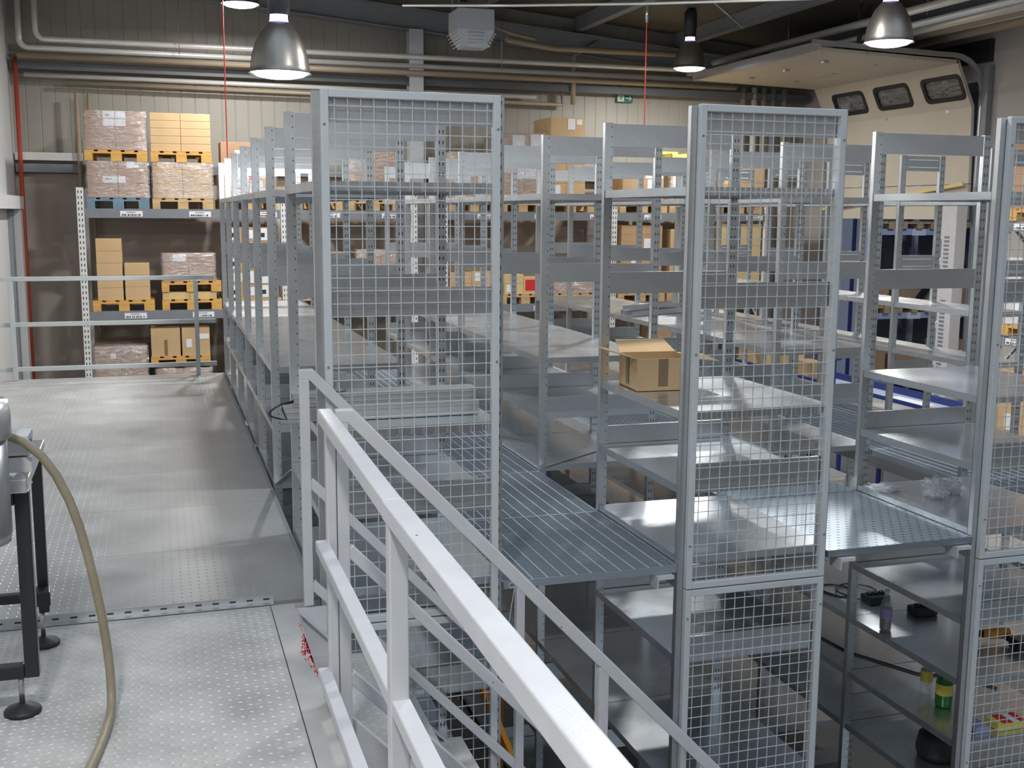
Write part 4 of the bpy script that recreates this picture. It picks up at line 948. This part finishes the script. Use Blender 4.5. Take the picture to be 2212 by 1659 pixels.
crumple((3.98, 4.90, 2.334), (.06, .06, .065), 5, 'upright crumpled clear film bag inside the right row')
crumple((4.12, 4.95, 2.334), (.06, .05, .05), 9, 'smaller crumpled clear film lump at the right of the film bag')
# bottles and cables inside the right row
def bottle(c, r, h, lvl, lm, dm, label):
    t = thing('drink_bottle', label, 'bottle', c)
    MB().lathe([(.001, .001), (r*.9, .001), (r, .012), (r, h*.55), (r*.85, h*.68), (r*.35, h*.88), (r*.35, h*.96)], c, 20).build('bottle_body', 'clear' if dm != 'green' else 'green', t)
    MB().lathe([(r*.38, h*.93), (r*.4, h*.94), (r*.4, h), (.001, h)], c, 16).build('cap', 'paper' if dm != 'green' else 'green', t)
    MB().lathe([(r*1.01, h*.3), (r*1.01, h*.55)], c, 20).build('label', lm, t)
    if lvl: MB().lathe([(.001, .006), (r*.85, .006), (r*.93, .02), (r*.93, h*lvl), (.001, h*lvl)], c, 20).build('drink', dm, t)
bottle((3.80, 5.02, 1.552), .033, .235, .28, 'labelpurple', 'cola', 'clear bottle with purple label and a little amber drink')
bottle((3.97, 4.86, 1.222), .032, .25, 0, 'yellowbin', 'clear', 'empty clear bottle standing left of the green bottle')
bottle((3.96, 4.70, 1.222), .045, .24, 0, 'yellowbin', 'green', 'green bottle with yellow label on the low shelf')
def strip_box(c, s, label, nm='power_strip', m='darkgreen'):
    mb = MB(); x, y, z = c
    mb.box(x-s[0], x+s[0], y-s[1], y+s[1], z, z+s[2])
    for k in range(3):
        xx = x-s[0]*.6+k*s[0]*.6; mb.lathe([(.016, s[2]), (.018, s[2]+.012), (.012, s[2]+.02), (.001, s[2]+.02)], (xx, y, z), 12)
    tag(mb.build(nm, m, bevel=.004), label, 'power strip')
strip_box((4.02, 5.42, 1.552), (.07, .05, .05), 'dark green power block lying left on the cable shelf'); strip_box((4.17, 5.18, 1.552), (.07, .05, .045), 'dark green power block lying right on the cable shelf')
for i, (c, r) in enumerate((((3.92, 5.50, 1.556), .09), ((4.02, 5.42, 1.563), .12))):
    pts = [(c[0]+r*math.cos(t)*(1+.1*math.sin(3*t)), c[1]+r*1.3*math.sin(t)+.16, c[2]) for t in [k*.3 for k in range(20)]]
    o = MB().tube(pts, .005, 6).build('extension_cable', 'black'); tag(o, '%s coil of black extension cable on the cable shelf' % ('small', 'large')[i], 'cable', 'black extension cables')
o = MB().tube([(3.86, 5.9, 1.226), (3.9, 5.5, 1.226), (4.1, 5.1, 1.226), (4.3, 5.0, 1.226), (4.4, 4.8, 1.226)], .005, 6).build('extension_cable', 'black'); tag(o, 'black cable lying stretched on the shelf below the power blocks', 'cable')
# cordless drill
t = thing('power_drill', 'black and yellow power tool on the shelf behind the right mesh panel', 'power tool', (4.3, 4.68, 1.552))
mb = MB(); mb.tube([(4.20, 4.72, 1.60), (4.34, 4.68, 1.60)], .03, 12); mb.build('motor_housing', 'orange', t); mb = MB(); mb.tube([(4.15, 4.735, 1.60), (4.20, 4.72, 1.60)], .018, 10); mb.build('chuck', 'black', t)
mb = MB(); mb.bar((4.31, 4.69, 1.60), (4.33, 4.60, 1.575), .03, .035); mb.box(4.29, 4.38, 4.55, 4.62, 1.553, 1.61); mb.build('grip', 'black', t)
mb = B(4.03, 4.22, 4.36, 4.46, 1.222, 1.262); mb.m = 1; mb.box(4.06, 4.12, 4.36, 4.46, 1.262, 1.264); mb.box(4.16, 4.20, 4.36, 4.46, 1.262, 1.264); mb.m = 2; mb.box(4.12, 4.16, 4.36, 4.46, 1.262, 1.264)
tag(mb.build('snack_pack', ['yellowbin', 'redprint', 'paper'], bevel=.003), 'yellow, red and white snack pack on the low shelf behind the mesh', 'package')
mb = B(3.90, 3.99, 4.38, 4.48, 1.222, 1.25); tag(mb.build('soft_pack', 'labelpurple', bevel=.006), 'small purple package left of the snack pack', 'package')
t = thing('tool_bag', 'black tool bag with blue side at the bottom right', 'bag', (4.0, 4.76, .902))
crb = MB(); crb.lathe([(.001, .001), (.10, .002), (.115, .05), (.10, .13), (.05, .16), (.001, .165)], (3.98, 4.75, .902), 14); crb.build('bag_body', 'rubber', t)
B(4.10, 4.12, 4.66, 4.80, .903, 1.02).build('side_pocket', 'blueprint', t)
# string loop and orange trestle below the walkway
pts = [(1.372+.012*math.cos(a_), 4.30, 2.285+.012*math.sin(a_)) for a_ in [k*PI/4 for k in range(9)]]+[(1.385, 4.3, 2.27), (1.372, 4.3, 2.19), (1.358, 4.3, 2.09), (1.35, 4.3, 2.0)]
o = MB().tube(pts, .0018, 6).build('knotted_string', 'paper'); tag(o, 'thin pale string with a knotted loop hanging below the grating', 'string')
t = thing('trestle', 'orange steel trestle standing under the grating walkway', 'trestle', (2.1, 6.4, 0))
mb = MB(); mb.bar((2.0, 6.5, .0), (2.0, 6.5, 1.2), .04, .04, (0, 1, 0)); mb.build('leg', 'orange', t)
mb = MB(); mb.bar((1.75, 6.5, 1.15), (2.12, 5.8, .03), .04, .04); mb.build('brace', 'orange', t)
B(1.45, 2.1, 6.35, 6.42, 1.15, 1.2).build('crossbar', 'orange', t)
mb = B(1.1, 1.32, 4.9, 5.25, .102, .3); tag(mb.build('plastic_crate', 'orange', bevel=.01), 'orange crate on the floor level shelf of the left row', 'crate')
mb = B(.95, 1.15, 5.6, 5.9, 1.2215, 1.4); tag(mb.build('plastic_tote', 'bluebin', bevel=.01), 'small deep blue tote low in the left shelving row', 'tote')
